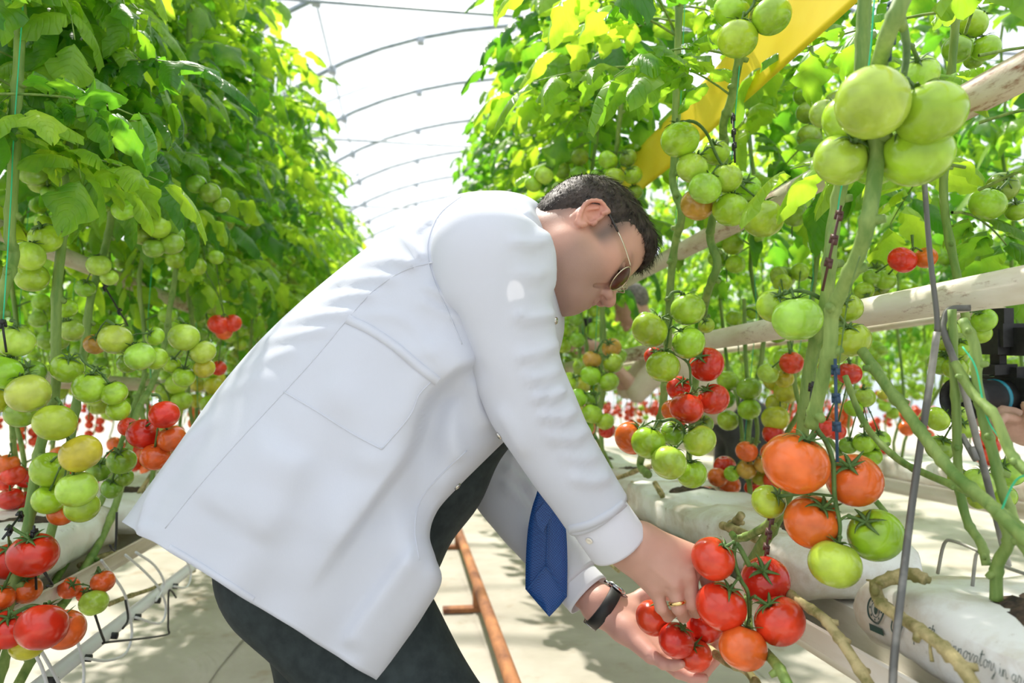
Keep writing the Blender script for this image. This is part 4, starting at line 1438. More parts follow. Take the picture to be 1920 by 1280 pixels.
# ------------------------------------------------------------------ tomato plants
def leaf_material():
    m = bpy.data.materials.new('tomato_leaf'); m.use_nodes = True
    nt, N, L, b = nodes(m)
    tc = add(nt, 'ShaderNodeTexCoord'); oi = add(nt, 'ShaderNodeObjectInfo')
    nz = add(nt, 'ShaderNodeTexNoise', i_Scale=14.0, i_Detail=4.0); L.new(tc.outputs['Object'], nz.inputs['Vector'])
    av = add(nt, 'ShaderNodeMath', operation='ADD'); L.new(nz.outputs[0], av.inputs[0])
    mr = add(nt, 'ShaderNodeMapRange'); mr.inputs['To Min'].default_value = -0.38; mr.inputs['To Max'].default_value = 0.42
    L.new(oi.outputs['Random'], mr.inputs[0]); L.new(mr.outputs[0], av.inputs[1])
    cr = add(nt, 'ShaderNodeValToRGB'); e = cr.color_ramp.elements
    e[0].position = 0.2; e[0].color = (0.025, 0.095, 0.018, 1); e[1].position = 0.9; e[1].color = (0.22, 0.40, 0.045, 1)
    L.new(av.outputs[0], cr.inputs[0])
    c2 = add(nt, 'ShaderNodeValToRGB'); e = c2.color_ramp.elements
    e[0].position = 0.2; e[0].color = (0.20, 0.56, 0.025, 1); e[1].position = 0.9; e[1].color = (0.72, 1.0, 0.05, 1)
    L.new(av.outputs[0], c2.inputs[0])
    L.new(cr.outputs[0], b.inputs['Base Color'])
    b.inputs['Roughness'].default_value = 0.36; b.inputs['Specular IOR Level'].default_value = 0.55
    n2 = add(nt, 'ShaderNodeTexNoise', i_Scale=70.0, i_Detail=3.0); L.new(tc.outputs['Object'], n2.inputs['Vector'])
    # veins: midrib and slanting side veins drawn from the blade coordinates
    at_ = add(nt, 'ShaderNodeAttribute', attribute_name='blade'); sx = add(nt, 'ShaderNodeSeparateXYZ'); L.new(at_.outputs['Vector'], sx.inputs[0])
    def mth(op, a, b_=None):
        n_ = add(nt, 'ShaderNodeMath', operation=op)
        for i_, v_ in enumerate((a, b_)):
            if v_ is None: continue
            if isinstance(v_, (int, float)): n_.inputs[i_].default_value = v_
            else: L.new(v_, n_.inputs[i_])
        return n_.outputs[0]
    av_ = mth('ABSOLUTE', sx.outputs[1])
    side_ = mth('PINGPONG', mth('SUBTRACT', mth('MULTIPLY', sx.outputs[0], 8.0), mth('MULTIPLY', av_, 1.6)), 0.5)
    vein = mth('MAXIMUM', mth('LESS_THAN', av_, 0.07), mth('MULTIPLY', mth('SUBTRACT', 1.0, mth('MINIMUM', mth('MULTIPLY', side_, 6.0), 1.0)), 0.8))
    hgt = mth('SUBTRACT', mth('MULTIPLY', n2.outputs[0], 0.6), vein)
    bump(m, hgt, 0.55, 0.003)
    tl = add(nt, 'ShaderNodeBsdfTranslucent'); L.new(c2.outputs[0], tl.inputs[0])
    ms = add(nt, 'ShaderNodeMixShader'); ms.inputs[0].default_value = 0.55
    L.new(b.outputs[0], ms.inputs[1]); L.new(tl.outputs[0], ms.inputs[2]); L.new(ms.outputs[0], N['Material Output'].inputs[0])
    return m
M_LEAF = leaf_material()
M_STEM = mat('tomato_stem', (0.20, 0.30, 0.08), 0.6)
_f, _c, _s = noise_mix(M_STEM, (0.10, 0.20, 0.03), (0.26, 0.36, 0.09), 7, 6, 0.36, 0.66, stretch=(6, 6, 1))
bump(M_STEM, _f, 0.4, 0.003)
M_OLD = mat('old_tomato_stem', (0.42, 0.34, 0.15), 0.8)
_f, _c, _s = noise_mix(M_OLD, (0.16, 0.15, 0.04), (0.50, 0.41, 0.20), 34, 6, 0.38, 0.62)
bump(M_OLD, _f, 0.6, 0.004)
M_CAL = mat('calyx_green', (0.075, 0.16, 0.03), 0.6)
noise_mix(M_CAL, (0.05, 0.115, 0.02), (0.12, 0.22, 0.05), 40, 3)
M_TWINE = mat('green_twine', (0.03, 0.50, 0.25), 0.6)
M_CLIPN = mat('navy_clip', (0.015, 0.05, 0.10), 0.45); M_CLIPB = mat('brown_clip', (0.10, 0.04, 0.035), 0.5)

def tomato_material():
    m = bpy.data.materials.new('tomato_skin'); m.use_nodes = True
    nt, N, L, b = nodes(m)
    tc = add(nt, 'ShaderNodeTexCoord'); oi = add(nt, 'ShaderNodeObjectInfo')
    nz = add(nt, 'ShaderNodeTexNoise', i_Scale=1.1, i_Detail=3.0)
    vm = add(nt, 'ShaderNodeVectorMath', operation='ADD')
    cx = add(nt, 'ShaderNodeCombineXYZ'); sc_ = add(nt, 'ShaderNodeMath', operation='MULTIPLY'); sc_.inputs[1].default_value = 40
    L.new(oi.outputs['Random'], sc_.inputs[0]); L.new(sc_.outputs[0], cx.inputs[0])
    L.new(tc.outputs['Object'], vm.inputs[0]); L.new(cx.outputs[0], vm.inputs[1]); L.new(vm.outputs[0], nz.inputs['Vector'])
    # paler or deeper blush over the skin, streaks from the stem end
    mr = add(nt, 'ShaderNodeMapRange'); mr.inputs['From Min'].default_value = 0.3; mr.inputs['From Max'].default_value = 0.7
    mr.inputs['To Min'].default_value = 0.72; mr.inputs['To Max'].default_value = 1.22
    L.new(nz.outputs[0], mr.inputs[0])
    mu = add(nt, 'ShaderNodeVectorMath', operation='MULTIPLY')
    L.new(oi.outputs['Color'], mu.inputs[0]); L.new(mr.outputs[0], mu.inputs[1])
    sp = add(nt, 'ShaderNodeTexNoise', i_Scale=55.0, i_Detail=2.0); L.new(tc.outputs['Object'], sp.inputs['Vector'])
    r2 = add(nt, 'ShaderNodeMapRange'); r2.inputs['To Min'].default_value = 0.93; r2.inputs['To Max'].default_value = 1.07; L.new(sp.outputs[0], r2.inputs[0])
    m2 = add(nt, 'ShaderNodeVectorMath', operation='MULTIPLY'); L.new(mu.outputs[0], m2.inputs[0]); L.new(r2.outputs[0], m2.inputs[1])
    L.new(m2.outputs[0], b.inputs['Base Color'])
    b.inputs['Roughness'].default_value = 0.2; b.inputs['Specular IOR Level'].default_value = 0.5
    b.inputs['Coat Weight'].default_value = 0.18; b.inputs['Coat Roughness'].default_value = 0.12
    return m
M_TOM = tomato_material()
TCOL = {'g': (0.33, 0.53, 0.03), 'd': (0.24, 0.40, 0.035), 'l': (0.39, 0.58, 0.06), 'y': (0.48, 0.46, 0.03), 'b': (0.50, 0.30, 0.05),
        'o': (0.78, 0.14, 0.018), 't': (0.74, 0.12, 0.02), 'r': (0.62, 0.028, 0.010), 'c': (0.70, 0.05, 0.014)}

def tomato_mesh(seed, nu=28, nv=18):
    rng = random.Random(seed)
    V, F = sphere_vf(nu, nv)
    out = []
    lob = rng.choice((5, 6, 7)); ph = rng.random() * 6
    for x, y, z in V:
        a = math.atan2(y, x); rr = math.hypot(x, y)
        k = 1 + 0.022 * math.cos(lob * a + ph) * max(0, z) * rr + 0.018 * math.sin(2 * a + ph)
        zz = z * 0.91
        zz -= 0.20 * math.exp(-(rr / 0.27) ** 2) * (z > 0) * (1 + 0.2 * math.cos(lob * a + ph))   # stem hollow
        zz += 0.05 * math.exp(-(rr / 0.22) ** 2) * (z < 0)
        out.append((x * k, y * k, zz))
    return mesh_data('tomato', out, F, M_TOM)
TOMS = [tomato_mesh(s) for s in range(4)]
TOMS_FAR = [tomato_mesh(s, 16, 10) for s in (7, 8)]

def calyx_mesh(seed):
    rng = random.Random(seed)
    b = MB()
    b.ball((0, 0, 0.77), (0.12, 0.12, 0.08), 8, 6)
    n = 6
    for k in range(n):
        a = 2 * math.pi * k / n + rng.uniform(-.2, .2)
        ln = rng.uniform(0.55, 0.85); lift = rng.uniform(0.02, 0.5)
        rows = []
        for i in range(6):
            t = i / 5
            r_ = ln * t * (1 - 0.18 * t * lift)
            z = 0.78 + 0.17 * math.sin(t * 2.3) + lift * 0.6 * t ** 2.4 - (1 - lift) * 0.27 * t * t
            w_ = 0.10 * (1 - t) ** 0.7 + 0.014
            ctr = np.array([r_ * math.cos(a + .25 * t), r_ * math.sin(a + .25 * t), z])
            sd = np.array([-math.sin(a), math.cos(a), 0]) * w_
            rows += [ctr - sd, ctr + np.array([0, 0, .03 * (1 - t)]), ctr + sd, ctr + np.array([0, 0, -.02])]
        F = []
        for i in range(5):
            for q in range(4):
                F.append((i * 4 + q, i * 4 + (q + 1) % 4, i * 4 + 4 + (q + 1) % 4, i * 4 + 4 + q))
        b.put(rows, F)
    return mesh_data('calyx', b.V, b.F, M_CAL)
CALS = [calyx_mesh(s) for s in range(3)]

def leaflet(L, W, rng, ns=8, fine=True):
    vs = (-1, -.66, -.33, 0, .33, .66, 1) if fine else (-1, 0, 1)
    ph = rng.random() * 6; tw = rng.uniform(-.5, .5); curl = rng.uniform(0.2, 0.9); dr = rng.uniform(0.1, 0.6)
    V, F = [], []
    for i in range(ns + 1):
        s = i / ns
        w = W * (math.sin(math.pi * min(1, s ** 0.72)) ** 0.85) + 0.002
        lob = 1 + (0.30 if fine else 0.2) * math.sin(s * 15 + 1.0) * (0.2 < s < 0.95)
        for v in vs:
            y = v * w * (lob if abs(v) == 1 else 1)
            z = -curl * W * v * v * 0.8 + 0.22 * W * abs(v) * (1 - abs(v)) * 2 - dr * L * s * s + 0.10 * W * math.sin(s * 9 + v * 3 + ph) * abs(v)
            x = L * s * (1 - 0.1 * dr * s) - 0.10 * L * abs(v) * s * 0.4 - (0.05 * L * (math.sin(s * 15 + 2.2)) * (abs(v) == 1))
            V.append((x, y * math.cos(tw * s) , z + y * math.sin(tw * s)))
    n = len(vs)
    for i in range(ns):
        for k in range(n - 1):
            a = i * n + k
            F.append((a, a + n, a + n + 1, a + 1))
    return np.array(V), F

def compound(seed, fine=True):
    """one tomato leaf: a drooping rachis with lobed leaflets, along +x"""
    rng = random.Random(seed)
    b = MB(); fl = []
    L = 0.34
    drop = rng.uniform(0.15, 0.55); sway = rng.uniform(-.12, .12)
    def at(t):
        return np.array([L * t * (1 - 0.15 * drop * t), sway * L * t * t, L * (0.12 * t - drop * t * t)])
    ts = np.linspace(0, 1, 8 if fine else 4)
    b.tube([at(t) for t in ts], np.linspace(0.0032, 0.0012, len(ts)), 5 if fine else 3, cap=False)
    nf = len(b.F)
    uv = [(0.5, 9.0)] * len(b.V)
    spec = [(1.0, 0, 0.14, 0.039)]
    for t, s_ in ((0.30, .70), (0.54, .92), (0.80, 1.0)):
        for q in (-1, 1):
            spec.append((t + rng.uniform(-.05, .05), q * math.radians(rng.uniform(48, 78)), 0.118 * s_ * rng.uniform(.85, 1.15), 0.033 * s_))
    if fine:
        for t in (0.42, 0.68):
            for q in (-1, 1):
                spec.append((t, q * math.radians(75), 0.04, 0.016))
    for t, az, ln, w in spec:
        ns_ = 11 if fine else 4; V, F = leaflet(ln, w, rng, ns_, fine)
        nv_ = len(V) // (ns_ + 1)
        uv += [(i // nv_ / ns_, (i % nv_) / (nv_ - 1) * 2 - 1) for i in range(len(V))]
        p = at(min(t, 1)); d = at(min(t, 1) + .02) - at(min(t, 1) - .02); d /= np.linalg.norm(d)
        ca, sa = math.cos(az), math.sin(az)
        x = np.array([d[0] * ca - 0 * sa, sa, d[2] * ca + rng.uniform(-.35, .05)]); x /= np.linalg.norm(x)
        up = np.array([rng.uniform(-.3, .3), rng.uniform(-.3, .3), 1.0]); y = np.cross(up, x); y /= np.linalg.norm(y); z = np.cross(x, y)
        V = V @ np.stack([x, y, z]) + p + x * 0.012
        b.put(V, F)
    me = mesh_data('leaf', b.V, b.F, M_LEAF)
    ua = me.attributes.new('blade', 'FLOAT2', 'POINT')
    ua.data.foreach_set('vector', np.array(uv, np.float32).ravel())
    me.materials.append(M_STEM)
    for i in range(nf):
        me.polygons[i].material_index = 1
    return me
LEAVES = [compound(100 + s) for s in range(8)]
_LF = []
for s in range(5):
    _m = compound(200 + s, False)
    _LF.append((np.array([v.co for v in _m.vertices]), [tuple(p.vertices) for p in _m.polygons]))
    bpy.data.meshes.remove(_m)

def leaf_matrix(p, az, el, roll, sc):
    return Matrix.Translation(Vector(p)) @ Matrix.Rotation(az, 4, 'Z') @ Matrix.Rotation(-el, 4, 'Y') @ Matrix.Rotation(roll, 4, 'X') @ Matrix.Scale(sc, 4)

def put_tomato(parent, inv, p, r, col, axis, seed, far=False, calyx=True):
    M = frame_from(axis, (0.3, 0.2, 1))
    mw = Matrix(((*(M[0] * r), p[0]), (*(M[1] * r), p[1]), (*(M[2] * r), p[2]), (0, 0, 0, 1))) @ Matrix.Rotation(seed * 1.7, 4, 'Z')
    o = link('tomato', (TOMS_FAR if far else TOMS)[seed % (2 if far else 4)], parent)
    o.matrix_local = inv @ mw
    rr = random.Random(seed * 31 + int(p[2] * 1e4))
    c = np.array(TCOL[col]) * np.array([rr.uniform(.88, 1.12), rr.uniform(.88, 1.12), rr.uniform(.85, 1.15)])
    o.color = (*c, 1)
    if calyx:
        k = link('calyx', CALS[seed % 3], o)
    return o

# ---- rows of plants further along: a few prototypes copied with all their parts
def proto(seed, fine, z0, z1, leaf0, nleaf, side):
    """a plant standing at the origin of its row, base of the stem at z0"""
    rng = random.Random(seed)
    root = bpy.data.objects.new('tomato_plant', None); root.empty_display_size = 0.05
    COL.objects.link(root)
    I = Matrix.Identity(4)
    lean = rng.uniform(-.30, .30)
    path = [(0, lean, z0), (0.02 * side, lean * 0.8, z0 + 0.12)]
    zz = z0 + 0.3
    while zz < z1:
        path.append((rng.uniform(-.025, .025) - 0.02 * side, lean * max(0, 0.55 - (zz - z0) * 0.9) + rng.uniform(-.02, .02), zz)); zz += 0.22
    path.append((0, 0, z1))
    sp = smooth_path(path, 3)
    b = MB(); b.tube(sp, np.interp(np.linspace(0, 1, len(sp)), [0, .5, 1], [0.0075, 0.0068, 0.003]), 7 if fine else 5)
    b.build('stem', M_STEM, root)
    tb = MB()
    def at(z):
        i = int(np.argmin(np.abs(sp[:, 2] - z))); return sp[i]
    if fine:
        q = MB(); q.tube([at(z) + np.array([0.012, 0.006, 0]) for z in np.linspace(z0 + .2, z1, 6)], 0.0011, 4); q.build('twine', M_TWINE, root)
    cols = ['rrcct', 'crtoo', 'tobyg', 'ygggd', 'ggggd', 'gdgdd']
    zt = z0 + rng.uniform(0.12, 0.22); k = 0
    while zt < leaf0 + 0.35:
        stage = min(5, int((zt - z0) / 0.105 + rng.uniform(-.35, .35)));  stage = max(0, stage)
        a = at(zt); az = rng.uniform(-1.2, 1.2) + (0 if side > 0 else math.pi)
        out = np.array([math.cos(az), math.sin(az), 0])
        tp = smooth_path([a, a + out * .05 + np.array([0, 0, .02]), a + out * .085 + np.array([0, 0, -.03]), a + out * .09 + np.array([0, 0, -.12])], 4)
        if fine:
            b = MB(); b.tube(tp, np.linspace(.0032, .002, len(tp)), 5); b.build('truss_stalk', M_CAL, root)
        nt_ = rng.choice((4, 5, 5, 6))
        for i in range(nt_):
            c = tp[min(len(tp) - 1, 5 + i)] + np.array([0, 0, -.018])
            sd = np.array([-out[1], out[0], 0]) * (0.037 if i % 2 else -0.037)
            r = rng.uniform(.029, .037) * (1 if stage < 4 else rng.uniform(.75, 1))
            p = c + sd + out * rng.uniform(-.012, .03) + np.array([0, 0, -0.014 * i + .02])
            ax = np.array([0, 0, 1.0]) - sd * 12 + np.array([rng.uniform(-.2, .2), rng.uniform(-.2, .2), 0])
            put_tomato(root, I, p, r, rng.choice(cols[stage]), ax, seed * 7 + i + k, far=not fine, calyx=False)
        zt += rng.uniform(.19, .26); k += 3
    if fine:
        for i in range(nleaf):
            z = leaf0 + (z1 - leaf0) * (i + rng.random() * .6) / nleaf
            az = i * 2.4 + rng.uniform(-.5, .5)
            o = link('leaf', LEAVES[rng.randrange(8)], root)
            o.matrix_local = leaf_matrix(at(z), az, rng.uniform(-.5, .4), rng.uniform(-.6, .6), rng.uniform(.66, .98))
    else:
        V, F = [], []; n = 0
        for i in range(nleaf):
            z = leaf0 + (z1 - leaf0) * (i + rng.random() * .6) / nleaf
            v, f = _LF[rng.randrange(5)]
            M = np.array(leaf_matrix(at(z), i * 2.4 + rng.uniform(-.5, .5), rng.uniform(-.5, .4), rng.uniform(-.6, .6), rng.uniform(.75, 1.1)))
            V.append(v @ M[:3, :3].T + M[:3, 3]); F += [tuple(j + n for j in q) for q in f]; n += len(v)
        o = link('foliage', mesh_data('foliage', np.vstack(V), F, M_LEAF), root); o['kind'] = 'stuff'
    return root

def tree_of(o):
    return [(c, list(c.children)) for c in o.children]
def copy_plant(t, name, loc, rotz, sc):
    src, parts = t
    r = bpy.data.objects.new(name, None); r.empty_display_size = 0.05
    COL.objects.link(r); r.location = loc; r.rotation_euler.z = rotz; r.scale = (1, 1, sc)
    for c, subs in parts:
        k = c.copy(); COL.objects.link(k); k.parent = r
        for g in subs:
            h = g.copy(); COL.objects.link(h); h.parent = k
    return r

ZB = 0.72
def merged(p):
    """the same plant as a single mesh, for places too far away to show its parts"""
    V, F, MI, C = [], [], [], []
    slots = [M_STEM, M_LEAF, M_CAL] + M_FARTOM
    n = 0
    bpy.context.view_layer.update()
    for c in p.children:
        M = np.array(c.matrix_local); co = np.array([v.co for v in c.data.vertices])
        pf = [tuple(q.vertices) for q in c.data.polygons]
        if c.data.materials[0] == M_TOM:
            co, pf = sphere_vf(10, 6); co = co * np.array([1, 1, .9])
        V.append(co @ M[:3, :3].T + M[:3, 3])
        if c.data.materials[0] == M_TOM:
            g, r_ = c.color[1], c.color[0]
            mi = 3 if g > r_ else (4 if g > 0.25 * r_ else 5)
        else:
            mi = slots.index(c.data.materials[0])
        F += [tuple(i + n for i in q) for q in pf]; MI += [mi] * len(pf)
        n += len(co)
    me = mesh_data('tomato_plant', np.vstack(V), F, None)
    for m in slots: me.materials.append(m)
    me.polygons.foreach_set('material_index', MI)
    return me
M_FARTOM = [mat('far_green_tomato', TCOL['g'], 0.3), mat('far_orange_tomato', TCOL['o'], 0.3), mat('far_red_tomato', TCOL['c'], 0.3)]
for _m in M_FARTOM:
    _c = np.array(_m.node_tree.nodes['Principled BSDF'].inputs['Base Color'].default_value)[:3]
    noise_mix(_m, tuple(_c * .85), tuple(_c * 1.15), 12, 3)
near_p = [proto(s, True, ZB, 3.05, 1.50, 26, 1) for s in (1, 2, 3, 4, 5)]
far_p = [proto(s, False, ZB, 3.1, 1.42, 24, 1) for s in (11, 12, 13, 14)]
tiny_p = [merged(p) for p in far_p]
def row(X, y0, y1, step, protos, side, label, group, rng, skip=(), count=None):
    y = y0
    while y < y1:
        if any(a < y < b for a, b in skip):
            y += step; continue
        p = rng.randrange(len(protos))
        loc = (X + rng.uniform(-.03, .03), y + rng.uniform(-.04, .04), 0)
        rz = (0 if side > 0 else math.pi) + rng.uniform(-.5, .5); sc = rng.uniform(.97, 1.06)
        if protos is tiny_p:
            o = link('tomato_plant', tiny_p[p], None, loc); o.rotation_euler.z = rz; o.scale = (1, 1, sc)
        else:
            o = copy_plant((protos[p], TREES[id(protos[p])]), 'tomato_plant', loc, rz, sc)
        if count is not None:
            lab = f'leafy tomato plant, {ORD[count[0]]} from the camera in {label}'; count[0] += 1
        else:
            lab = label
        tag(o, lab, 'tomato plant', group)
        y += step * rng.uniform(.85, 1.15)
TREES = {id(p): tree_of(p) for p in near_p + far_p}
_r = random.Random(77)
XL, XR = -0.82, 0.62
def rowset(X, side, where, spec, skip=()):
    cnt = [0]
    for kind, y0, y1, step in spec:
        if kind == 't':
            row(X, y0, y1, step, tiny_p, side, f'small distant tomato plant at the far end of {where}', f'most distant plants of {where}', _r)
        else:
            row(X, y0, y1, step, near_p if kind == 'n' else far_p, side, where, f'plants of {where}', _r, skip, cnt)
FARROWS = []
def farrow(X, y0, y1, step, side):
    y = y0
    while y < y1:
        FARROWS.append((X + _r.uniform(-.03, .03), y, (0 if side > 0 else math.pi) + _r.uniform(-.5, .5), _r.uniform(.97, 1.06), _r.randrange(len(tiny_p))))
        y += step * _r.uniform(.85, 1.15)
rowset(XL, 1, 'the front line of the left row', [('n', 2.45, 4.7, .27), ('f', 4.7, 8, .29), ('t', 8, 13, .34)])
rowset(XL - .4, 1, 'the second line of the left row', [('n', 1.75, 3.3, .33), ('f', 3.3, 6, .36), ('t', 6, 11, .42)])
rowset(-2.45, 1, 'the next row on the left', [('f', 2.6, 5.2, .36), ('t', 5.2, 12, .38)])
rowset(XR, -1, 'the front line of the right row', [('n', 2.35, 4.7, .27), ('f', 4.7, 8, .29), ('t', 8, 13, .34)])
rowset(XR + .42, -1, 'the second line of the right row', [('n', 1.75, 3.6, .33), ('f', 3.6, 6.5, .38), ('t', 6.5, 11, .42)], skip=((2.3, 4.3),))
rowset(2.35, -1, 'the next row on the right', [('f', 1.4, 5.2, .34), ('t', 5.2, 12, .38)])
rowset(3.75, -1, 'the second row beyond on the right', [('t', 2.2, 9, .38)])
for a_ in ((-3.9, 3.6, 14, .38, 1), (-5.4, 5, 15, .45, 1), (3.75, 9, 15, .4, -1), (5.2, 3.2, 16, .42, -1), (6.7, 4.4, 17, .45, -1), (8.2, 5.6, 18, .5, -1)):
    farrow(*a_)
def build_farrows():
    V, F, MI, n = [], [], [], 0
    src = []
    for me in tiny_p:
        co = np.array([v.co for v in me.vertices]); src.append((co, [tuple(p.vertices) for p in me.polygons], [p.material_index for p in me.polygons]))
    for x, y, rz, sc, k in FARROWS:
        co, fs, mi = src[k]
        c, s_ = math.cos(rz), math.sin(rz)
        V.append(np.stack([co[:, 0] * c - co[:, 1] * s_ + x, co[:, 0] * s_ + co[:, 1] * c + y, co[:, 2] * sc], 1))
        F += [tuple(i + n for i in f) for f in fs]; MI += mi; n += len(co)
    me = mesh_data('far_tomato_rows', np.vstack(V), F, None)
    for m in tiny_p[0].materials: me.materials.append(m)
    me.polygons.foreach_set('material_index', MI)
    tag(link('far_tomato_rows', me), 'blurred tomato plants of the farthest rows, green with red fruit specks', 'tomato plants', kind='stuff')
build_farrows()
for p in near_p + far_p:
    for c in list(p.children):
        bpy.data.objects.remove(c)
    bpy.data.objects.remove(p)

# ---- the plants close to the camera, one by one
class Plant:
    def __init__(s, base, label):
        s.root = empty('tomato_plant', tuple(map(float, base)), label=label, cat='tomato plant', group='near tomato plants')
        s.inv = Matrix.Translation(-Vector(s.root.location)); s.n = 0
    def _b(s, b, name, m):
        o = b.build(name, m, s.root); o.matrix_local = s.inv; return o
    def stem(s, pts, X, r, m=None, name='stem', knots=True, seed=0):
        """pts px,py[,dX]; r metres (start, end)"""
        q = smooth_path([onX(p[0], p[1], X + (p[2] if len(p) > 2 else 0)) for p in pts], 6)
        n = len(q)
        rr = np.linspace(r[0], r[1], n) if np.ndim(r) else np.full(n, r)
        rng = random.Random(seed + len(pts) * 13 + int(pts[0][0]))
        rr = rr * (1 + 0.10 * np.array([noise.noise(Vector((i * .4, seed, 1))) for i in range(n)]))
        b = MB()
        if knots:
            for i in range(3, n - 2, rng.randrange(6, 9)):
                rr[i] *= 1.22
                d = np.array([rng.uniform(-1, 1), rng.uniform(-1, .2), rng.uniform(-.6, .3)]); d /= np.linalg.norm(d)
                b.tube([q[i], q[i] + d * rr[i] * 1.7], [rr[i] * .75, rr[i] * .45], 7)
        b.tube(q, rr, 12)
        s._b(b, name, m or M_STEM)
        return q
    def twine(s, pts, X, r=0.0011, m=None):
        b = MB(); b.tube(smooth_path([onX(*p, X) for p in pts], 5), r, 5); s._b(b, 'twine', m or M_TWINE)
    def clip(s, a, c, X, m, n=3):
        """barbed plastic truss support between two pixels"""
        p, q = onX(*a, X), onX(*c, X)
        b = MB(); b.tube([p, q], 0.0021, 6)
        d = (q - p) / np.linalg.norm(q - p)
        L = np.linalg.norm(q - p)
        M = frame_from(d, RT)
        for i in range(n):
            c_ = p + d * L * (0.08 + 0.55 * i / max(1, n - 1))
            b.box(c_, (0.0125, 0.006, 0.005), M); b.box(c_ + M @ np.array([.0065, 0, .006]), (0.003, 0.005, 0.009), M); b.box(c_ + M @ np.array([-.0065, 0, .006]), (0.003, 0.005, 0.009), M)
        s._b(b, 'truss_support', m)
    def truss(s, line, toms, d, stalk=0.0030, calyx=True, axis=None, face=0.25):
        """line: px polyline of the truss stalk; toms: (px, py, r_px, colour[, extra depth])"""
        ln = smooth_path([P(p[0], p[1], d + (p[2] if len(p) > 2 else 0)) for p in line], 5)
        b = MB(); b.tube(ln, np.linspace(stalk * 1.2, stalk * .7, len(ln)), 8)
        for t in toms:
            dd = d + (t[4] if len(t) > 4 else 0)
            p = P(t[0], t[1], dd); r = t[2] * dd / FPX
            i = int(np.argmin(np.linalg.norm(ln - (p + UP * r * .7), axis=1)))
            ax = (ln[i] - p); ax /= np.linalg.norm(ax) + 1e-9
            ax = ax * 0.75 + UP * 0.55 - FW * face; ax /= np.linalg.norm(ax)
            top = p + ax * r * 0.66
            mid = (top + ln[i]) / 2 + ax * r * .35
            b.tube(smooth_path([ln[i], mid, top], 4), [stalk * .55] * 4 + [stalk * .62] * 3 + [stalk * .8] * 2, 6)
            b.ball(mid, stalk * 0.95, 8, 6)
            s.n += 1
            put_tomato(s.root, s.inv, p, r, t[3], ax, s.n + int(t[0]) , calyx=calyx)
        s._b(b, 'truss_stalk', M_CAL)
    def leaf(s, px, py, X, az, el=0.0, roll=0.0, sc=1.0, k=0):
        o = link('leaf', LEAVES[k % 8], s.root)
        o.matrix_local = s.inv @ leaf_matrix(onX(px, py, X), az, el, roll, sc)

# right row, nearest: the big green cluster at the top, orange cluster, red cluster above the hands
A = Plant(onX(1690, 1090, .68), 'nearest tomato plant, its thick leaning stem carrying the big green and orange clusters')
A.stem([(1730, -420, .05), (1722, -180, .04), (1705, -40, .02), (1683, 20), (1655, 95), (1640, 190, .03), (1645, 280, .03), (1630, 400), (1612, 470), (1578, 545), (1560, 590), (1556, 650), (1535, 740), (1520, 800)], 0.545, (0.0098, 0.0090), seed=1)
A.truss([(1690, 30), (1700, 90), (1692, 150), (1672, 205), (1650, 250)], [(1635, 193, 68, 'l', -.03), (1745, 213, 63, 'g', -.02), (1718, 290, 64, 'g', .02), (1576, 300, 50, 'l', .05),
        (1593, 226, 50, 'g', .055), (1640, 303, 47, 'g', .06), (1546, 214, 28, 'd', .10), (1724, 138, 35, 'l', .07)], 0.86, 0.0042, face=0.1)
A.truss([(1535, 770), (1530, 800), (1550, 830), (1562, 870), (1565, 930), (1575, 985), (1570, 1020)], [(1492, 868, 61, 'o', 0), (1602, 900, 51, 'o', .02), (1523, 978, 52, 'o', .03), (1642, 1003, 50, 'g', .0),
        (1565, 1057, 48, 'l', -.02), (1441, 940, 32, 'g', .07)], 0.985, 0.0036, face=0.35)
A.clip((1566, 672), (1570, 866), .545, M_CLIPN, 3)
A.clip((1674, -5), (1668, 115), .555, M_CLIPN, 3)
A.twine([(1612, 480), (1590, 560), (1572, 690)], .53, .0009, M_CAL)
B = Plant(onX(1640, 1090, .72), 'near tomato plant with straight green stem behind the leaning one, red cluster hanging lowest')
B.stem([(1640, -450), (1628, -200), (1623, -40), (1618, 60), (1613, 150), (1592, 280, .02), (1568, 390, .02), (1556, 480), (1548, 570), (1520, 680), (1508, 780), (1495, 870), (1462, 960), (1430, 1020), (1404, 1062)], 0.60, (0.0090, 0.0100), seed=2)
B.stem([(1462, 960), (1430, 990), (1385, 1010), (1372, 1000)], 0.59, (0.0075, 0.006), seed=3)
B.truss([(1405, 1060), (1382, 1020), (1376, 1045), (1388, 1085), (1402, 1110), (1405, 1150), (1400, 1180)], [(1337, 1047, 42, 'c', 0), (1435, 1088, 45, 'r', .04), (1352, 1136, 47, 'c', -.005), (1462, 1164, 47, 'c', -.02),
        (1393, 1214, 45, 't', -.03)], 1.055, 0.0034, face=0.35)
B.truss([(1540, 560), (1515, 548), (1490, 545), (1470, 552)], [(1495, 598, 46, 'l', -.02), (1452, 573, 33, 'g', .05), (1598, 637, 34, 'g', .02), (1590, 578, 27, 'g', .05), (1562, 655, 30, 'd', .07)], 1.05, 0.003)
B.clip((1577, 385), (1542, 545), .575, M_CLIPB, 3)
B.clip((1448, 955), (1425, 1105), .555, M_CLIPB, 4)
B.clip((1524, 715), (1516, 800), .575, M_BLACK, 2)
B.twine([(1640, -10), (1625, 150), (1580, 340), (1570, 400)], .59)
Cc = Plant(onX(1230, 900, .66), 'tomato plant beside the sunglasses with a long green cluster at head height')
Cc.stem([(1280, -320), (1276, -160), (1274, -40), (1272, 60), (1268, 180), (1264, 300), (1262, 345), (1278, 400), (1266, 455), (1258, 520), (1254, 600), (1250, 680), (1243, 760), (1232, 800), (1215, 830), (1200, 870), (1216, 890)], 0.60, (0.0082, 0.0095), seed=4)
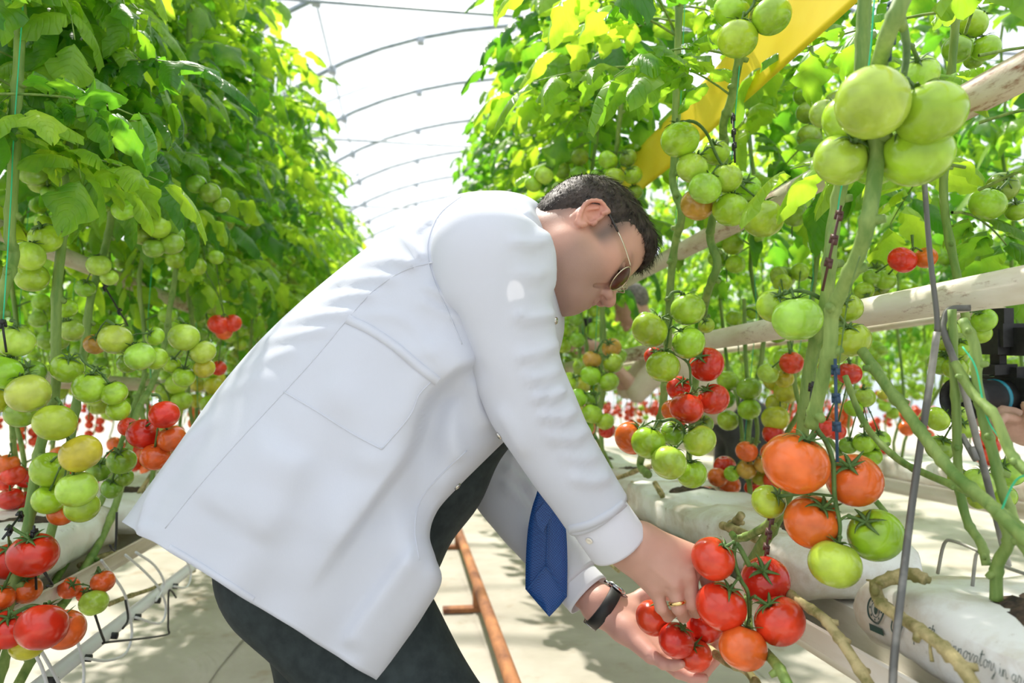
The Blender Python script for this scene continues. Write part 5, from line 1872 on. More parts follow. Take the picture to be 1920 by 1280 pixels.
Cc.truss([(1268, 232), (1300, 228), (1325, 250), (1345, 295), (1370, 330), (1405, 360), (1425, 375)], [(1275, 262, 36, 'g', -.02), (1298, 315, 30, 'l', -.02), (1322, 353, 31, 'l', -.05), (1363, 335, 28, 'l', -.03), (1307, 384, 32, 'b', .02),
        (1370, 393, 34, 'g', -.02), (1431, 410, 38, 'g', -.03), (1343, 286, 25, 'g', .03), (1403, 352, 24, 'g', .03)], 1.46, 0.0032)
Cc.truss([(1254, 560), (1262, 548), (1278, 552), (1258, 600), (1250, 650)], [(1218, 618, 35, 'g', -.02), (1290, 580, 33, 'g', -.02), (1291, 643, 32, 'g', -.03), (1243, 687, 32, 'g', -.05), (1325, 610, 15, 'g', .1), (1210, 600, 16, 'g', .1)], 1.46, 0.0030, face=.3)
Cc.truss([(1250, 655), (1290, 680), (1295, 720), (1305, 735)], [(1325, 683, 33, 'r', .02), (1287, 765, 32, 'c', -.03), (1338, 748, 30, 'c', .0), (1273, 728, 24, 'r', .04), (1225, 668, 18, 'r', .1), (1262, 770, 22, 'o', .08)], 1.48, 0.0028, face=.3)
Cc.truss([(1240, 790), (1262, 786), (1280, 800), (1285, 830), (1290, 850)], [(1184, 821, 32, 'o', .03), (1216, 830, 33, 'g', -.01), (1254, 867, 34, 'l', -.05), (1312, 826, 31, 'l', -.02), (1297, 888, 29, 'g', .0), (1263, 812, 24, 'd', .05), (1320, 795, 18, 'd', .1)], 1.43, 0.0030, face=.2)
Cc.twine([(1285, -20), (1272, 300), (1262, 560)], .61, .0009)
for a_ in ((1270, 68, .6, 3.4, .25, .2, 1.0, 0), (1270, 40, .6, 2.6, .3, .1, .9, 1), (1268, 130, .6, 3.0, .0, -.2, 1.0, 2), (1266, 60, .6, 4.0, .3, .3, .95, 3), (1268, 15, .6, .4, .3, .3, .9, 5)):
    Cc.leaf(*a_)
Dd = Plant(onX(1330, 900, .76), 'tomato plant with three green fruits at the top edge before the yellow tape')
Dd.stem([(1430, -380), (1420, -180), (1412, -40), (1392, 80), (1382, 130), (1370, 190), (1356, 235), (1358, 300, .05), (1336, 410), (1332, 450), (1345, 495), (1325, 555), (1312, 640, .06), (1300, 760, .08), (1290, 880, .1)], 0.64, (0.0088, 0.0085), seed=5)
Dd.truss([(1420, -20), (1412, 10), (1395, 30)], [(1383, 73, 38, 'g', 0), (1447, 30, 37, 'g', -.02), (1372, 20, 34, 'g', .04), (1402, -12, 30, 'g', .05)], 1.2, 0.003)
Dd.clip((1374, 212), (1378, 305), .63, M_BLACK, 3)
Dd.twine([(1398, -10), (1380, 200), (1372, 300)], .64)
for a_ in ((1385, 110, .64, 3.3, .1, .1, .9, 4), (1372, 180, .64, 3.6, .2, .2, .8, 6)):
    Dd.leaf(*a_)
E = Plant(onX(1790, 1090, .80), 'tomato plant at the right edge with slanting bare green stems over the printed bag')
E.stem([(1572, 605), (1618, 660), (1660, 720), (1702, 775), (1745, 835), (1790, 890), (1850, 940), (1895, 985), (1960, 1045)], 0.66, (0.0078, 0.0072), seed=6)
E.stem([(1585, 705), (1605, 760), (1625, 800), (1650, 830), (1690, 865), (1740, 890), (1800, 915), (1860, 945), (1930, 1000)], 0.70, (0.0048, 0.0052), seed=7)
E.stem([(1805, 600), (1828, 650), (1832, 720), (1845, 790), (1862, 850), (1880, 920), (1905, 985), (1940, 1060)], 0.72, (0.0064, 0.0064), seed=8)
E.stem([(1785, 580), (1788, 680), (1793, 770), (1795, 850), (1800, 920), (1815, 980), (1840, 1020), (1850, 1060)], 0.74, (0.0058, 0.0058), seed=9)
E.stem([(1790, 680), (1822, 735), (1865, 780), (1895, 850), (1930, 890)], 0.71, (0.006, 0.006), seed=10)
E.stem([(1862, 950), (1885, 985), (1890, 1020), (1870, 1060), (1868, 1125)], 0.735, (0.0064, 0.0075), M_STEM, seed=11)
E.twine([(1805, 650), (1830, 690), (1850, 780), (1880, 830)], .71); E.twine([(1950, 890), (1905, 900), (1870, 975)], .66)
E.truss([(1790, 790), (1765, 785), (1755, 800)], [(1757, 785, 23, 'g'), (1810, 803, 20, 'l', .02), (1762, 840, 25, 'd', .05), (1800, 775, 14, 'l', .05)], 1.32, .0026)
E.truss([(1840, 870), (1850, 880), (1860, 910)], [(1836, 905, 29, 'l'), (1895, 884, 27, 'l'), (1800, 900, 22, 'g', .05), (1880, 930, 24, 'g', .04), (1835, 935, 20, 'g', .06)], 1.25, .0026)
E.truss([(1810, 590), (1800, 600), (1790, 625)], [(1845, 600, 23, 'g'), (1838, 625, 20, 'g', .03), (1780, 618, 20, 'l', .0), (1800, 650, 18, 'g', .05), (1790, 690, 22, 'g', .06), (1765, 680, 24, 'd', .09), (1770, 640, 18, 'g', .08)], 1.35, .0026)
Ff = Plant(onX(1690, 1100, .62), 'old brown tomato stem bent down over the front of the printed bag')
Ff.stem([(1735, 1085, .04), (1700, 1075, .03), (1660, 1088, .01), (1642, 1100), (1652, 1130), (1680, 1152), (1712, 1172), (1752, 1200), (1785, 1228), (1812, 1262), (1840, 1310)], 0.612, (0.0080, 0.0076), M_OLD, seed=12)
Ff.stem([(1655, 1095), (1640, 1090), (1625, 1087)], .61, (.003, .0012), M_OLD, knots=False)
Ff.stem([(1744, 1193), (1744, 1215), (1748, 1240)], .607, (.0012, .0024), M_OLD, knots=False)
G = Plant(onX(1500, 1120, .62), 'bare olive stems trailing below the red tomato cluster')
G.stem([(1470, 1105), (1500, 1128), (1540, 1155), (1560, 1178), (1590, 1220), (1640, 1300)], 0.57, (0.0068, 0.0072), M_OLD, seed=13)
G.stem([(1408, 1080, .10), (1402, 1150, .09), (1412, 1205, .06), (1440, 1228, .02), (1462, 1255), (1490, 1310)], 0.50, (0.0070, 0.0075), M_STEM, seed=14)
G.stem([(1330, 1215), (1360, 1240), (1400, 1258), (1430, 1300)], 0.50, (0.006, 0.0065), M_OLD, seed=15)
G.stem([(1228, 905), (1245, 940), (1238, 985), (1262, 1020), (1290, 1050), (1330, 1080)], 0.66, (0.0072, 0.0070), M_OLD, seed=16)
G.stem([(1185, 905), (1225, 935), (1250, 965), (1285, 985), (1310, 1015)], 0.66, (0.0062, 0.0060), M_OLD, seed=17)
G.stem([(1120, 905), (1160, 895), (1200, 880), (1236, 870)], 0.64, (0.0066, 0.0070), M_OLD, seed=18)
G.stem([(1060, 985), (1090, 1010), (1120, 1035), (1160, 1070)], 0.60, (0.0066, 0.0060), M_OLD, seed=19)
G.stem([(1390, 965), (1375, 985), (1370, 980)], 0.64, (0.008, 0.0085), M_OLD, seed=20)
G.stem([(1355, 985), (1385, 995), (1420, 1012)], 0.62, (0.0085, 0.007), M_OLD, seed=21)
H = Plant(onX(1130, 880, .66), 'tomato plant just past the white sleeve with small green and blushing clusters')
H.stem([(1190, -200), (1182, -60), (1175, 80), (1160, 240), (1140, 420), (1130, 560), (1128, 640), (1125, 760), (1130, 860)], .64, (.0075, .0075), seed=22)
H.stem([(1094, -200), (1092, 60), (1090, 330), (1090, 480), (1088, 620), (1085, 760), (1095, 900)], .62, (.0068, .0072), seed=23)
H.truss([(1128, 640), (1120, 660), (1125, 700)], [(1110, 674, 18, 'b'), (1147, 652, 19, 'b', .05), (1149, 681, 20, 'g'), (1108, 704, 20, 'g', -.02), (1142, 716, 19, 'g', -.03), (1068, 715, 18, 'g', .05), (1160, 668, 16, 'd', .06)], 2.2, .0028)
H.truss([(1125, 735), (1118, 745), (1120, 770)], [(1085, 745, 18, 'g'), (1110, 745, 15, 'd', .04), (1110, 776, 20, 'g', -.02), (1135, 790, 17, 'g', -.02), (1138, 806, 16, 'r', .06), (1098, 800, 16, 'g', .05)], 2.15, .0028)
H.truss([(1040, 310), (1030, 320)], [(1020, 328, 18, 'l'), (1000, 345, 16, 'g', .03), (1045, 305, 14, 'd', .05)], 2.2, .0026)
H.truss([(1155, 290), (1160, 310)], [(1140, 300, 19, 'g'), (1152, 332, 19, 'g', -.02), (1178, 296, 17, 'd', .04), (1187, 328, 18, 'g', .03), (1190, 360, 15, 'd', .05), (1120, 330, 14, 'd', .06)], 2.1, .0026)
for k in range(9):
    H.leaf(1172 - k * 3, 20 + k * 24, .63, 2.2 + 1.7 * k, .2, .1, 1.0, k)
    H.leaf(1092, 20 + k * 25, .62, 2.9 + 1.3 * k, .2, -.1, 1.0, k + 3)
Ii = Plant(onX(1640, 1050, 1.02), 'tomato plant behind the lower pipe with red and orange fruits beyond the blue clip')
Ii.stem([(1810, -350), (1800, -120), (1790, 60), (1775, 240), (1770, 380), (1795, 520), (1812, 600)], 1.0, (.0075, .0075), seed=24)
Ii.stem([(1480, 640), (1500, 760), (1560, 830), (1610, 900), (1660, 960)], .98, (.006, .006), seed=25)
Ii.stem([(1395, 560), (1400, 700), (1420, 800), (1412, 850)], 1.0, (.0058, .006), seed=26)
Ii.stem([(1350, 560), (1365, 690), (1385, 760), (1400, 900)], 1.0, (.0055, .006), seed=27)
Ii.truss([(1710, 440), (1712, 470)], [(1692, 487, 26, 'r'), (1736, 483, 21, 'o'), (1660, 525, 20, 'g', .1), (1635, 520, 17, 'd', .1)], 1.5, .0026, calyx=False)
Ii.truss([(1590, 670), (1595, 690)], [(1592, 700, 23, 'r'), (1552, 690, 18, 'r', .05), (1545, 800, 22, 'r', .08), (1568, 808, 18, 'c', .08)], 1.45, .0026, calyx=False)
Ii.truss([(1485, 655), (1470, 675)], [(1484, 680, 23, 'c'), (1440, 700, 20, 'l', .02), (1470, 710, 18, 'y', .04), (1500, 510, 17, 'g', .2), (1460, 515, 16, 'd', .2)], 1.75, .0026, calyx=False)
Ii.truss([(1412, 820), (1408, 840)], [(1400, 846, 21, 'o'), (1432, 870, 18, 'b'), (1400, 880, 19, 'b', .03), (1372, 888, 15, 'g', .05), (1426, 895, 16, 'y', .04), (1412, 915, 16, 'c', .1)], 1.9, .0026, calyx=False)
Ii.truss([(1620, 720), (1615, 740)], [(1621, 745, 20, 'l'), (1600, 765, 17, 'g'), (1650, 825, 19, 'l', .05), (1620, 830, 20, 'g', .05), (1635, 855, 19, 'g', .06), (1590, 835, 17, 'd', .08)], 1.55, .0026)
Ii.truss([(1840, 40), (1830, 60)], [(1824, 45, 27, 'g'), (1795, 92, 27, 'd'), (1848, 90, 26, 'g'), (1826, 112, 18, 'd', .05)], 1.4, .0026)
Ii.truss([(1890, 340), (1870, 360)], [(1852, 382, 32, 'g'), (1880, 350, 28, 'd', .04), (1905, 395, 20, 'g', .05)], 1.35, .0026)
Ii.truss([(1620, 560), (1630, 575)], [(1640, 505, 19, 'd', .1), (1620, 545, 18, 'g'), (1650, 545, 16, 'd', .05)], 1.6, .0026)
for k in range(10):
    Ii.leaf(1785 + (k % 3) * 25, 20 + k * 42, 1.0, 2.3 + 1.9 * k, .1, .1, 1.0, k)

# left row, nearest plants
La = Plant(onX(-30, 1260, -.80), 'leftmost tomato plant, its stem rising along the left edge of the picture')
La.stem([(52, -380), (44, -200), (40, -40), (36, 100), (30, 220), (24, 340), (18, 440), (26, 480), (8, 540), (-20, 640)], -0.70, (.0088, .0092), seed=31)
La.twine([(45, -20), (26, 250), (20, 380), (6, 600)], -.685)
La.truss([(40, 0), (60, 10)], [(56, 36, 29, 'l'), (15, 60, 22, 'd', .1), (20, 85, 20, 'd', .12)], 1.42, .003)
La.truss([(95, 240), (78, 270), (80, 300)], [(91, 256, 30, 'g', .02), (51, 290, 28, 'd', .04), (101, 295, 25, 'd', .02), (60, 322, 27, 'd', .02), (73, 343, 20, 'd', .05), (92, 360, 15, 'd', .05)], 1.42, .003)
La.truss([(60, 430), (75, 425), (70, 460)], [(85, 447, 29, 'g', .02), (53, 480, 30, 'l', -.02), (60, 520, 29, 'g', .02), (110, 435, 18, 'd', .06)], 1.38, .003)
La.truss([(20, 600), (30, 610), (25, 680)], [(30, 640, 32, 'l', .0), (5, 698, 34, 'g', -.02), (53, 737, 39, 'l', -.03), (-5, 745, 30, 'y', .05), (38, 775, 28, 'd', .04), (60, 700, 25, 'd', .08)], 1.28, .003)
Lb = Plant(onX(60, 1240, -.80), 'tomato plant with a straight pale stem and yellow-green cluster near the left edge')
Lb.stem([(150, -350), (146, -150), (140, 40), (135, 180), (128, 270), (120, 360), (116, 450), (107, 540), (105, 640), (106, 700), (98, 760), (75, 840), (62, 920), (50, 1000), (20, 1120), (-20, 1250)], -0.70, (.0088, .0095), seed=32)
Lb.truss([(105, 745), (115, 760), (125, 800), (130, 850)], [(103, 792, 37, 'g', -.03), (151, 850, 37, 'y', -.01), (144, 917, 36, 'l', -.01), (92, 880, 33, 'g', .04), (92, 936, 29, 'g', .04), (154, 950, 31, 'g', .01), (115, 962, 24, 'o', .06)], 1.28, .003, calyx=False)
Lb.truss([(120, 560), (125, 580)], [(124, 578, 20, 'g'), (134, 619, 22, 'l'), (112, 640, 16, 'd', .05)], 1.5, .0028)
Lb.truss([(15, 985), (40, 1000), (55, 1010)], [(62, 1040, 43, 'r', .02), (20, 1052, 35, 'r', .05), (50, 1105, 27, 'o', .04), (2, 1120, 24, 'o', .0)], 1.25, .003, face=.1)
Lb.truss([(25, 1150), (60, 1135), (85, 1140), (105, 1150)], [(79, 1175, 45, 'r', -.03), (122, 1180, 37, 't', .02), (15, 1180, 36, 'r', .02), (52, 1205, 32, 'y', .04)], 1.2, .003, face=.1)
Lb.clip((64, 985), (68, 1105), -.66, M_BLACK, 2); Lb.clip((42, 960), (5, 1010), -.68, M_BLACK, 2); Lb.clip((3, 598), (12, 660), -.68, M_BLACK, 1)
Lc = Plant(onX(120, 1200, -.82), 'third tomato plant from the left edge with clustered green fruits at coat hip height')
Lc.stem([(250, -300), (240, -100), (230, 120), (222, 300), (212, 360), (205, 430), (190, 490), (170, 560), (160, 640), (150, 700), (140, 780), (122, 880), (95, 1000), (60, 1090), (20, 1200), (-10, 1300)], -0.74, (.0080, .0090), seed=33)
Lc.truss([(190, 340), (180, 350)], [(181, 362, 26, 'g', -.02), (143, 374, 24, 'd', .02), (150, 395, 22, 'd', .03), (232, 393, 22, 'g', .0), (190, 380, 20, 'd', .05), (165, 400, 18, 'd', .06)], 1.55, .0028)
Lc.truss([(200, 600), (215, 610), (240, 640)], [(216, 636, 30, 'l', -.02), (262, 668, 28, 'l', -.02), (292, 672, 22, 'g', .02), (240, 680, 20, 'd', .04), (178, 645, 20, 'b', .05), (290, 630, 18, 'g', .08)], 1.45, .0028)
Lc.truss([(150, 665), (160, 680), (190, 700)], [(126, 690, 29, 'g', .02), (168, 727, 31, 'g', -.01), (214, 737, 24, 'g', .0), (222, 768, 22, 'g', .02), (190, 700, 16, 'd', .06)], 1.36, .0028)
Lc.truss([(285, 405), (290, 420)], [(297, 425, 23, 'g', -.02), (268, 440, 21, 'd', .02), (322, 457, 22, 'd', .02), (288, 465, 20, 'd', .0), (330, 440, 16, 'd', .04)], 1.75, .0028)
Lc.truss([(240, 235), (250, 250)], [(244, 244, 22, 'g'), (281, 270, 21, 'l'), (255, 262, 16, 'd', .05)], 1.6, .0028)
Lc.clip((192, 530), (240, 610), -.72, M_BLACK, 2)
Lc.truss([(185, 490), (190, 495)], [(185, 497, 22, 'l'), (205, 520, 16, 'l', .03), (160, 540, 18, 'd', .05)], 1.6, .0028)
Ld = Plant(onX(200, 1120, -.82), 'tomato plant with a bright red cluster hanging beside the back of the coat')
Ld.stem([(370, -250), (360, -50), (350, 150), (340, 330), (335, 420), (328, 520), (318, 580), (310, 640), (285, 720), (258, 770), (245, 830), (222, 930), (190, 1010), (150, 1080), (95, 1170), (30, 1290)], -0.74, (.0078, .0092), seed=34)
Ld.stem([(275, 700), (240, 790), (215, 870), (185, 950), (140, 1030), (90, 1110)], -0.78, (.0062, .0074), seed=35)
Ld.truss([(285, 740), (300, 745), (300, 790)], [(308, 777, 28, 'r', -.02), (268, 813, 29, 'r', .02), (322, 822, 26, 't', .01), (291, 856, 27, 't', .01), (240, 800, 18, 'c', .06)], 1.42, .0028, calyx=False)
Ld.truss([(335, 595), (345, 605), (360, 640)], [(345, 632, 28, 'l', -.02), (381, 660, 23, 'l', .0), (345, 706, 21, 'g', .02), (383, 690, 20, 'y', .02), (322, 683, 17, 'g', .02), (362, 655, 16, 'd', .05)], 1.62, .0028)
Ld.truss([(360, 335), (375, 345)], [(368, 345, 19, 'd', .0), (394, 361, 20, 'd', .0), (415, 384, 16, 'd', .03)], 1.9, .0028)
Ld.truss([(215, 840), (225, 850)], [(228, 864, 26, 'd', .02), (186, 880, 23, 'd', .06), (210, 915, 20, 'd', .05), (232, 895, 18, 'd', .06)], 1.45, .0028)
Ld.truss([(185, 1065), (178, 1080), (172, 1100)], [(130, 1102, 20, 't', .02), (193, 1090, 22, 't', -.01), (176, 1129, 26, 'l', -.03), (158, 1115, 14, 't', .04)], 1.45, .0028, face=.3)
Ld.truss([(420, 590), (420, 600)], [(410, 608, 20, 'c'), (435, 606, 18, 'c', .02), (420, 622, 16, 't', .02), (410, 690, 15, 'c', .1), (372, 500, 16, 'g', -.1), (405, 482, 14, 'g', -.1)], 2.3, .0026, calyx=False)
Ld.stem([(360, 840), (300, 870), (250, 940), (210, 960)], -.80, (.006, .007), M_OLD, seed=36)
Ld.stem([(365, 1070), (330, 1085), (280, 1105), (240, 1118), (205, 1132)], -.70, (.0045, .006), M_OLD, seed=37)
Ld.stem([(330, 1000), (290, 1015), (240, 1035), (200, 1040), (150, 1060)], -.76, (.007, .0075), M_OLD, seed=38)
Le = Plant(onX(20, 1060, -1.0), 'low red and orange fruits hanging behind the leftmost stems')
Le.stem([(20, 780), (30, 860), (50, 920), (80, 1000), (130, 1080)], -.98, (.006, .0065), seed=39)
Le.truss([(20, 830), (22, 850)], [(15, 870, 20, 'o'), (25, 890, 21, 'c'), (50, 895, 20, 'r', .03), (20, 935, 22, 'r'), (45, 940, 20, 'r', .04), (85, 975, 22, 'r', .03), (140, 980, 17, 'r', .05), (10, 905, 16, 'c', .05)], 1.75, .0026, calyx=False)
# leaves of the near left plants, filling the wall above the fruit
_r = random.Random(9)
for pl, x0, x1, Xp, nn in ((La, -40, 90, -.72, 36), (Lb, 60, 180, -.74, 38), (Lc, 150, 260, -.78, 36), (Ld, 230, 380, -.80, 38)):
    for k in range(nn):
        t = (k + _r.random() * .7) / nn
        top = 400 if pl in (Lc, Ld) else 330
        pl.leaf(_r.uniform(x0, x1), -120 + t * (top + 90), Xp - _r.uniform(0, .16), _r.uniform(-1.5, 1.5) if _r.random() < .8 else _r.uniform(0, 6.3), _r.uniform(-.5, .4), _r.uniform(-.6, .6), _r.uniform(.62, .95), k)

# ---- the fruit held in the hands
held = [((1225, 1158), 34, 'c', 1.165, 'red tomato half hidden under the fingers of the upper hand'),
        ((1268, 1200), 34, 'r', 1.12, 'dark red tomato at the front of the cupped hand'),
        ((1322, 1172), 34, 'r', 1.165, 'red tomato in the hands next to the hanging red cluster'),
        ((1304, 1229), 31, 'c', 1.135, 'lowest red tomato resting on the open fingers')]
for i, (c, r, col, d, lab) in enumerate(held):
    p = P(*c, d); rr = r * d / FPX
    root = empty('tomato', tuple(map(float, p)), label=lab, cat='tomato', group='red tomatoes held in the hands')
    ax = UP * .8 - FW * .25 + RT * (.3 if i in (0, 1) else -.2)
    o = put_tomato(root, Matrix.Translation(-p), p, rr, col, ax / np.linalg.norm(ax), 900 + i)
    o.name = 'fruit'
# ------------------------------------------------------------------ two camera operators in the next aisle
M_CAMBODY = mat('camera_black', (0.012, 0.012, 0.013), 0.5); _f, _, _ = noise_mix(M_CAMBODY, (0.009, 0.009, 0.010), (0.02, 0.02, 0.021), 90, 3)
M_LENSGLASS = mat('lens_glass', (0.01, 0.01, 0.02), 0.05)
M_TEAL = mat('teal_lens_ring', (0.02, 0.22, 0.32), 0.4)

def person_parts(root):
    inv = Matrix.Translation(-Vector(root.location))
    def part(name, V, F, m):
        o = link(name, mesh_data(name, V, F, m), root); o.matrix_local = inv; return o
    return part

def hand_sdf(s, w, d, up, sc=1.0, curl=0.6):
    """a loosely closed hand from wrist w pointing along d, palm against -up"""
    d = d / np.linalg.norm(d); up = up - (up @ d) * d; up /= np.linalg.norm(up); sd = np.cross(d, up)
    s.cone(w, w + d * .05 * sc, .026 * sc, .030 * sc, .02)
    s.cone(w + d * .03, w + d * .085 * sc, .028 * sc, .026 * sc, .02)
    for i, off in enumerate((-.030, -.010, .010, .030)):
        k = w + d * (.092 - .006 * abs(i - 1.5)) * sc + sd * off * sc
        p = k + d * .034 * sc - up * .016 * curl; q = p + d * .012 * sc - up * .026 * curl; t = q - d * .010 * sc - up * .016 * curl
        s.cone(k, p, .0110 * sc, .0098 * sc, .005); s.cone(p, q, .0098 * sc, .0090 * sc, .004); s.cone(q, t, .0090 * sc, .0075 * sc, .004)
    s.cone(w + d * .03 + sd * .025 * sc, w + d * .065 * sc + sd * .05 * sc - up * .01, .017 * sc, .0125 * sc, .01)
    s.cone(w + d * .065 * sc + sd * .05 * sc - up * .01, w + d * .095 * sc + sd * .05 * sc - up * .028, .012 * sc, .0095 * sc, .006)

def photographer():
    d = 4.0
    hip = P(1385, 800, d)
    root = empty('person', (float(hip[0]), float(hip[1]), 0.0), label='man in beige shirt and grey trousers leaning forward with a small camera behind the plants', cat='person')
    part = person_parts(root)
    skin = mat('photographer_skin', (0.50, 0.29, 0.21), 0.5); noise_mix(skin, (0.46, 0.26, 0.19), (0.56, 0.33, 0.25), 20, 3)
    shirt = mat('beige_shirt', (0.60, 0.50, 0.38), 0.8); noise_mix(shirt, (0.54, 0.44, 0.33), (0.64, 0.55, 0.43), 9, 3)
    trou = mat('charcoal_trousers', (0.035, 0.037, 0.042), 0.8); noise_mix(trou, (0.025, 0.027, 0.03), (0.05, 0.052, 0.058), 12, 3)
    hair = mat('grey_hair', (0.12, 0.10, 0.09), 0.6); noise_mix(hair, (0.07, 0.06, 0.055), (0.2, 0.17, 0.15), 60, 3)
    left = -RT                                          # he faces left in the picture
    hc = P(1182, 572, d)
    s = SDF()
    f = left * .92 - UP * .38; f /= np.linalg.norm(f); u = UP * .92 + left * .38; u /= np.linalg.norm(u); sd = np.cross(f, u)
    H = np.stack([f, sd, u], 1)
    def h(x, y, z): return hc + H @ np.array([x, y, z])
    s.ell(h(-.01, 0, .02), (.096, .076, .092), .02, 'u', H); s.ell(h(.035, 0, -.045), (.055, .06, .07), .03, 'u', H)
    s.cone(h(.08, 0, 0), h(.104, 0, -.05), .009, .013, .012); s.ell(h(.07, 0, -.11), (.022, .026, .02), .02, 'u', H)
    s.cone(h(.09, -.01, -.083), h(.09, .01, -.083), .007, .007, .008)
    for q in (-1, 1):
        s.ell(h(.086, q * .03, -.015), (.016, .017, .012), .012, 's', H)
        s.ell(h(-.015, q * .079, -.03), (.018, .008, .03), .005, 'u', H)
    neck = P(1232, 628, d)
    s.cone(h(-.03, 0, -.07), neck, .055, .06, .03)
    gr = P(1098, 640, d - .06)                           # grip of the camera
    for q, e in ((-1, P(1195, 735, d - .22)), (1, P(1175, 730, d + .18))):
        w = gr - left * .05 + FW * .05 * q - UP * .03
        s.cone(e, w, .042, .030, .02)
        hand_sdf(s, w, left + UP * .25, UP * .4 - FW * .5 * q, 1.0, .8)
    V, F = s.mesh(.006); part('body', V, F, skin)
    # shirt: trunk, shoulders, upper arms
    t = SDF()
    for q in (-.11, .11):
        t.cone(P(1245, 665, d) + FW * q, P(1370, 778, d) + FW * q * .8, .115, .125, .05)
        sh = P(1240, 668, d) + FW * q * 1.7
        e = P(1195, 735, d - .22) if q < 0 else P(1175, 730, d + .18)
        t.cone(sh, e, .075, .058, .03)
    t.cone(neck, P(1262, 660, d), .062, .08, .03)
    V, F = t.mesh(.012); part('shirt', V, F, shirt)
    p = SDF()
    p.cone(P(1365, 772, d) - FW * .08, P(1400, 800, d) - FW * .08, .14, .15, .06); p.cone(P(1365, 772, d) + FW * .08, P(1400, 800, d) + FW * .08, .14, .15, .06)
    for q in (-.11, .12):
        hp_ = P(1395, 815, d) + FW * q
        kn = np.array([hp_[0] - .06, hp_[1] + .02, .50]); an = np.array([hp_[0] + .02, hp_[1] + .02, .09])
        p.cone(hp_, kn, .125, .085, .04); p.cone(kn, an, .085, .07, .03)
    V, F = p.mesh(.013); part('trousers', V, F, trou)
    b = SDF()
    for q in (-.11, .12):
        a = P(1395, 815, d) + FW * q
        b.cone((a[0] + .06, a[1], .045), (a[0] - .16, a[1], .035), .045, .035, .02)
        b.cone((a[0] + .02, a[1], .09), (a[0] + .02, a[1], .05), .05, .05, .02)
    V, F = b.mesh(.009); part('shoes', V, F, M_CAMBODY)
    hs = SDF(); hs.ell((-.014, 0, .03), (.104, .082, .095), .01)
    def cut(D, ax, ay, az):
        line = np.interp(ax, [-.2, -.05, -.02, .03, .06, .2], [-.07, -.05, 0.0, .01, .06, .06])[:, None, None]
        return np.maximum(D, line - az[None, None, :] + 0 * D).astype(np.float32)
    V, F = hs.mesh(.006, extra=cut); part('hair', V @ H.T + hc, F, hair)
    # his camera
    c = empty('camera', tuple(map(float, gr)), label='small black camera held up by the man in the beige shirt', cat='camera')
    ci = Matrix.Translation(-Vector(c.location))
    B = np.stack([left, FW, UP], 1)
    def cp(name, bld, m):
        o = bld.build(name, m, c); o.matrix_local = ci
    q = MB(); q.box(gr, (.06, .13, .09), B); q.box(gr + UP * .06, (.05, .05, .04), B); q.box(gr + UP * .105 - left * .01, (.05, .03, .05), B); cp('camera_body', q, M_CAMBODY)
    q = MB(); q.lathe([(0, .02), (.036, .02), (.036, .06), (.040, .07), (.040, .125), (.034, .125), (.030, .112)], 20, gr, frame_from(left)); cp('lens', q, M_CAMBODY)
    q = MB(); q.lathe([(0, .114), (.031, .112)], 20, gr, frame_from(left)); cp('lens_glass', q, M_LENSGLASS)
photographer()

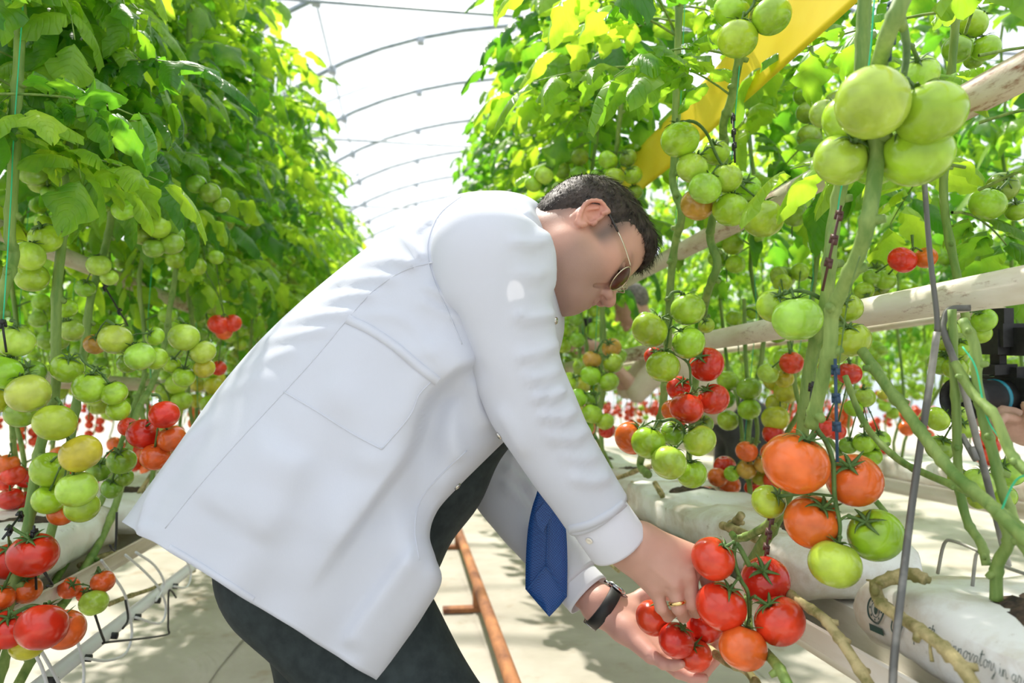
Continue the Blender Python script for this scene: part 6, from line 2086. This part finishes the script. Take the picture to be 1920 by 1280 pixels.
def video_operator():
    cp0 = np.array([1.78, 1.45, 0.0])
    root = empty('person', tuple(cp0), label='partly seen person at the right edge supporting a video camera with bare hands', cat='person')
    part = person_parts(root)
    skin = mat('operator_skin', (0.52, 0.30, 0.22), 0.5); noise_mix(skin, (0.46, 0.26, 0.19), (0.58, 0.35, 0.27), 20, 3)
    top = mat('dark_jacket', (0.03, 0.03, 0.035), 0.8); noise_mix(top, (0.02, 0.02, 0.025), (0.045, 0.045, 0.05), 12, 3)
    jean = mat('navy_jeans', (0.02, 0.05, 0.12), 0.8); noise_mix(jean, (0.015, 0.035, 0.09), (0.035, 0.075, 0.16), 25, 4)
    d = 1.52
    lens = P(1815, 748, d); body = P(1905, 742, d + .05)
    ax = lens - body; ax /= np.linalg.norm(ax)
    s = SDF()
    hc = cp0 + np.array([-.05, 0, 1.62])
    s.ell(hc, (.095, .078, .10), .02); s.ell(hc + np.array([-.045, 0, -.06]), (.055, .058, .07), .03)
    s.cone(hc + np.array([-.09, 0, -.01]), hc + np.array([-.112, 0, -.05]), .01, .013, .012)
    s.cone(hc + np.array([.0, 0, -.08]), cp0 + np.array([.02, 0, 1.44]), .055, .06, .03)
    e1 = cp0 + np.array([-.10, -.22, 1.06]); e2 = cp0 + np.array([-.06, .24, 1.10])
    w1 = P(1925, 808, d + .01); w2 = P(1960, 735, d + .14)
    s.cone(e1, w1, .045, .030, .02); hand_sdf(s, w1, ax * .8 + UP * .35, -UP, 1.0, -.55)
    s.cone(e2, w2, .045, .030, .02); hand_sdf(s, w2, ax + UP * .15, FW, 1.0, .6)
    V, F = s.mesh(.006); part('body', V, F, skin)
    t = SDF()
    for q in (-.1, .1):
        t.cone(cp0 + np.array([.02, q, 1.36]), cp0 + np.array([.04, q, .98]), .115, .115, .05)
    t.cone(cp0 + np.array([.02, -.19, 1.38]), e1 + (w1 - e1) * .35, .07, .052, .03); t.cone(cp0 + np.array([.02, .19, 1.38]), e2 + (w2 - e2) * .35, .07, .052, .03)
    V, F = t.mesh(.012); part('jacket', V, F, top)
    p = SDF()
    p.cone(cp0 + np.array([.03, -.07, .92]), cp0 + np.array([.03, .07, .92]), .15, .15, .05)
    for q in (-.11, .11):
        p.cone(cp0 + np.array([.0, q, .86]), cp0 + np.array([-.09, q, .48]), .12, .085, .04); p.cone(cp0 + np.array([-.09, q, .48]), cp0 + np.array([.04, q, .09]), .085, .07, .03)
    V, F = p.mesh(.013); part('jeans', V, F, jean)
    b = SDF()
    for q in (-.11, .11):
        b.cone(cp0 + np.array([.08, q, .045]), cp0 + np.array([-.13, q, .035]), .045, .035, .02); b.cone(cp0 + np.array([.04, q, .09]), cp0 + np.array([.04, q, .05]), .05, .05, .02)
    V, F = b.mesh(.009); part('shoes', V, F, M_CAMBODY)
    h = SDF(); h.ell(hc + np.array([.02, 0, .035]), (.095, .085, .085), .02); V, F = h.mesh(.008); part('hair', V, F, M_CAMBODY)
    # camera with long lens, cage and monitor
    c = empty('video_camera', tuple(map(float, body)), label='black video camera with teal-ringed lens and top monitor at the right edge', cat='camera')
    ci = Matrix.Translation(-Vector(c.location))
    up = UP - (UP @ ax) * ax; up /= np.linalg.norm(up); B = np.stack([ax, np.cross(up, ax), up], 1)
    def cp(name, bld, m, sm=True):
        o = bld.build(name, m, c, sm); o.matrix_local = ci
    q = MB(); q.box(body, (.075, .10, .085), B); q.box(body + up * .05 + ax * .01, (.045, .05, .03), B); q.box(body - up * .0 - np.cross(up, ax) * .055, (.06, .03, .09), B); cp('camera_body', q, M_CAMBODY, False)
    M = frame_from(ax, up)
    q = MB(); q.lathe([(0, .03), (.036, .03), (.036, .055), (.0385, .06), (.0385, .10), (.042, .105), (.042, .135), (.046, .14), (.048, .172), (.044, .172), (.040, .15)], 28, body, M); cp('lens', q, M_CAMBODY)
    q = MB(); q.lathe([(.0385, .064), (.0402, .065), (.0402, .073), (.0385, .074)], 28, body, M); cp('lens_ring', q, M_TEAL)
    q = MB(); q.lathe([(0, .152), (.041, .150)], 28, body, M); cp('lens_glass', q, M_LENSGLASS)
    a = P(1872, 692, d + .04)
    q = MB(); q.box(a, (.07, .035, .022), B); q.box(a + up * .028, (.022, .022, .04), B); q.box(P(1868, 640, d + .03), (.06, .05, .055), B); q.box(P(1890, 628, d + .03), (.10, .05, .05), B); q.box(P(1862, 600, d + .03), (.03, .07, .05), B); cp('monitor_mount', q, M_CAMBODY, False)
    q = MB(); q.box(P(1905, 640, d + .02), (.05, .075, .06), B); cp('monitor', q, M_CAMBODY, False)
video_operator()
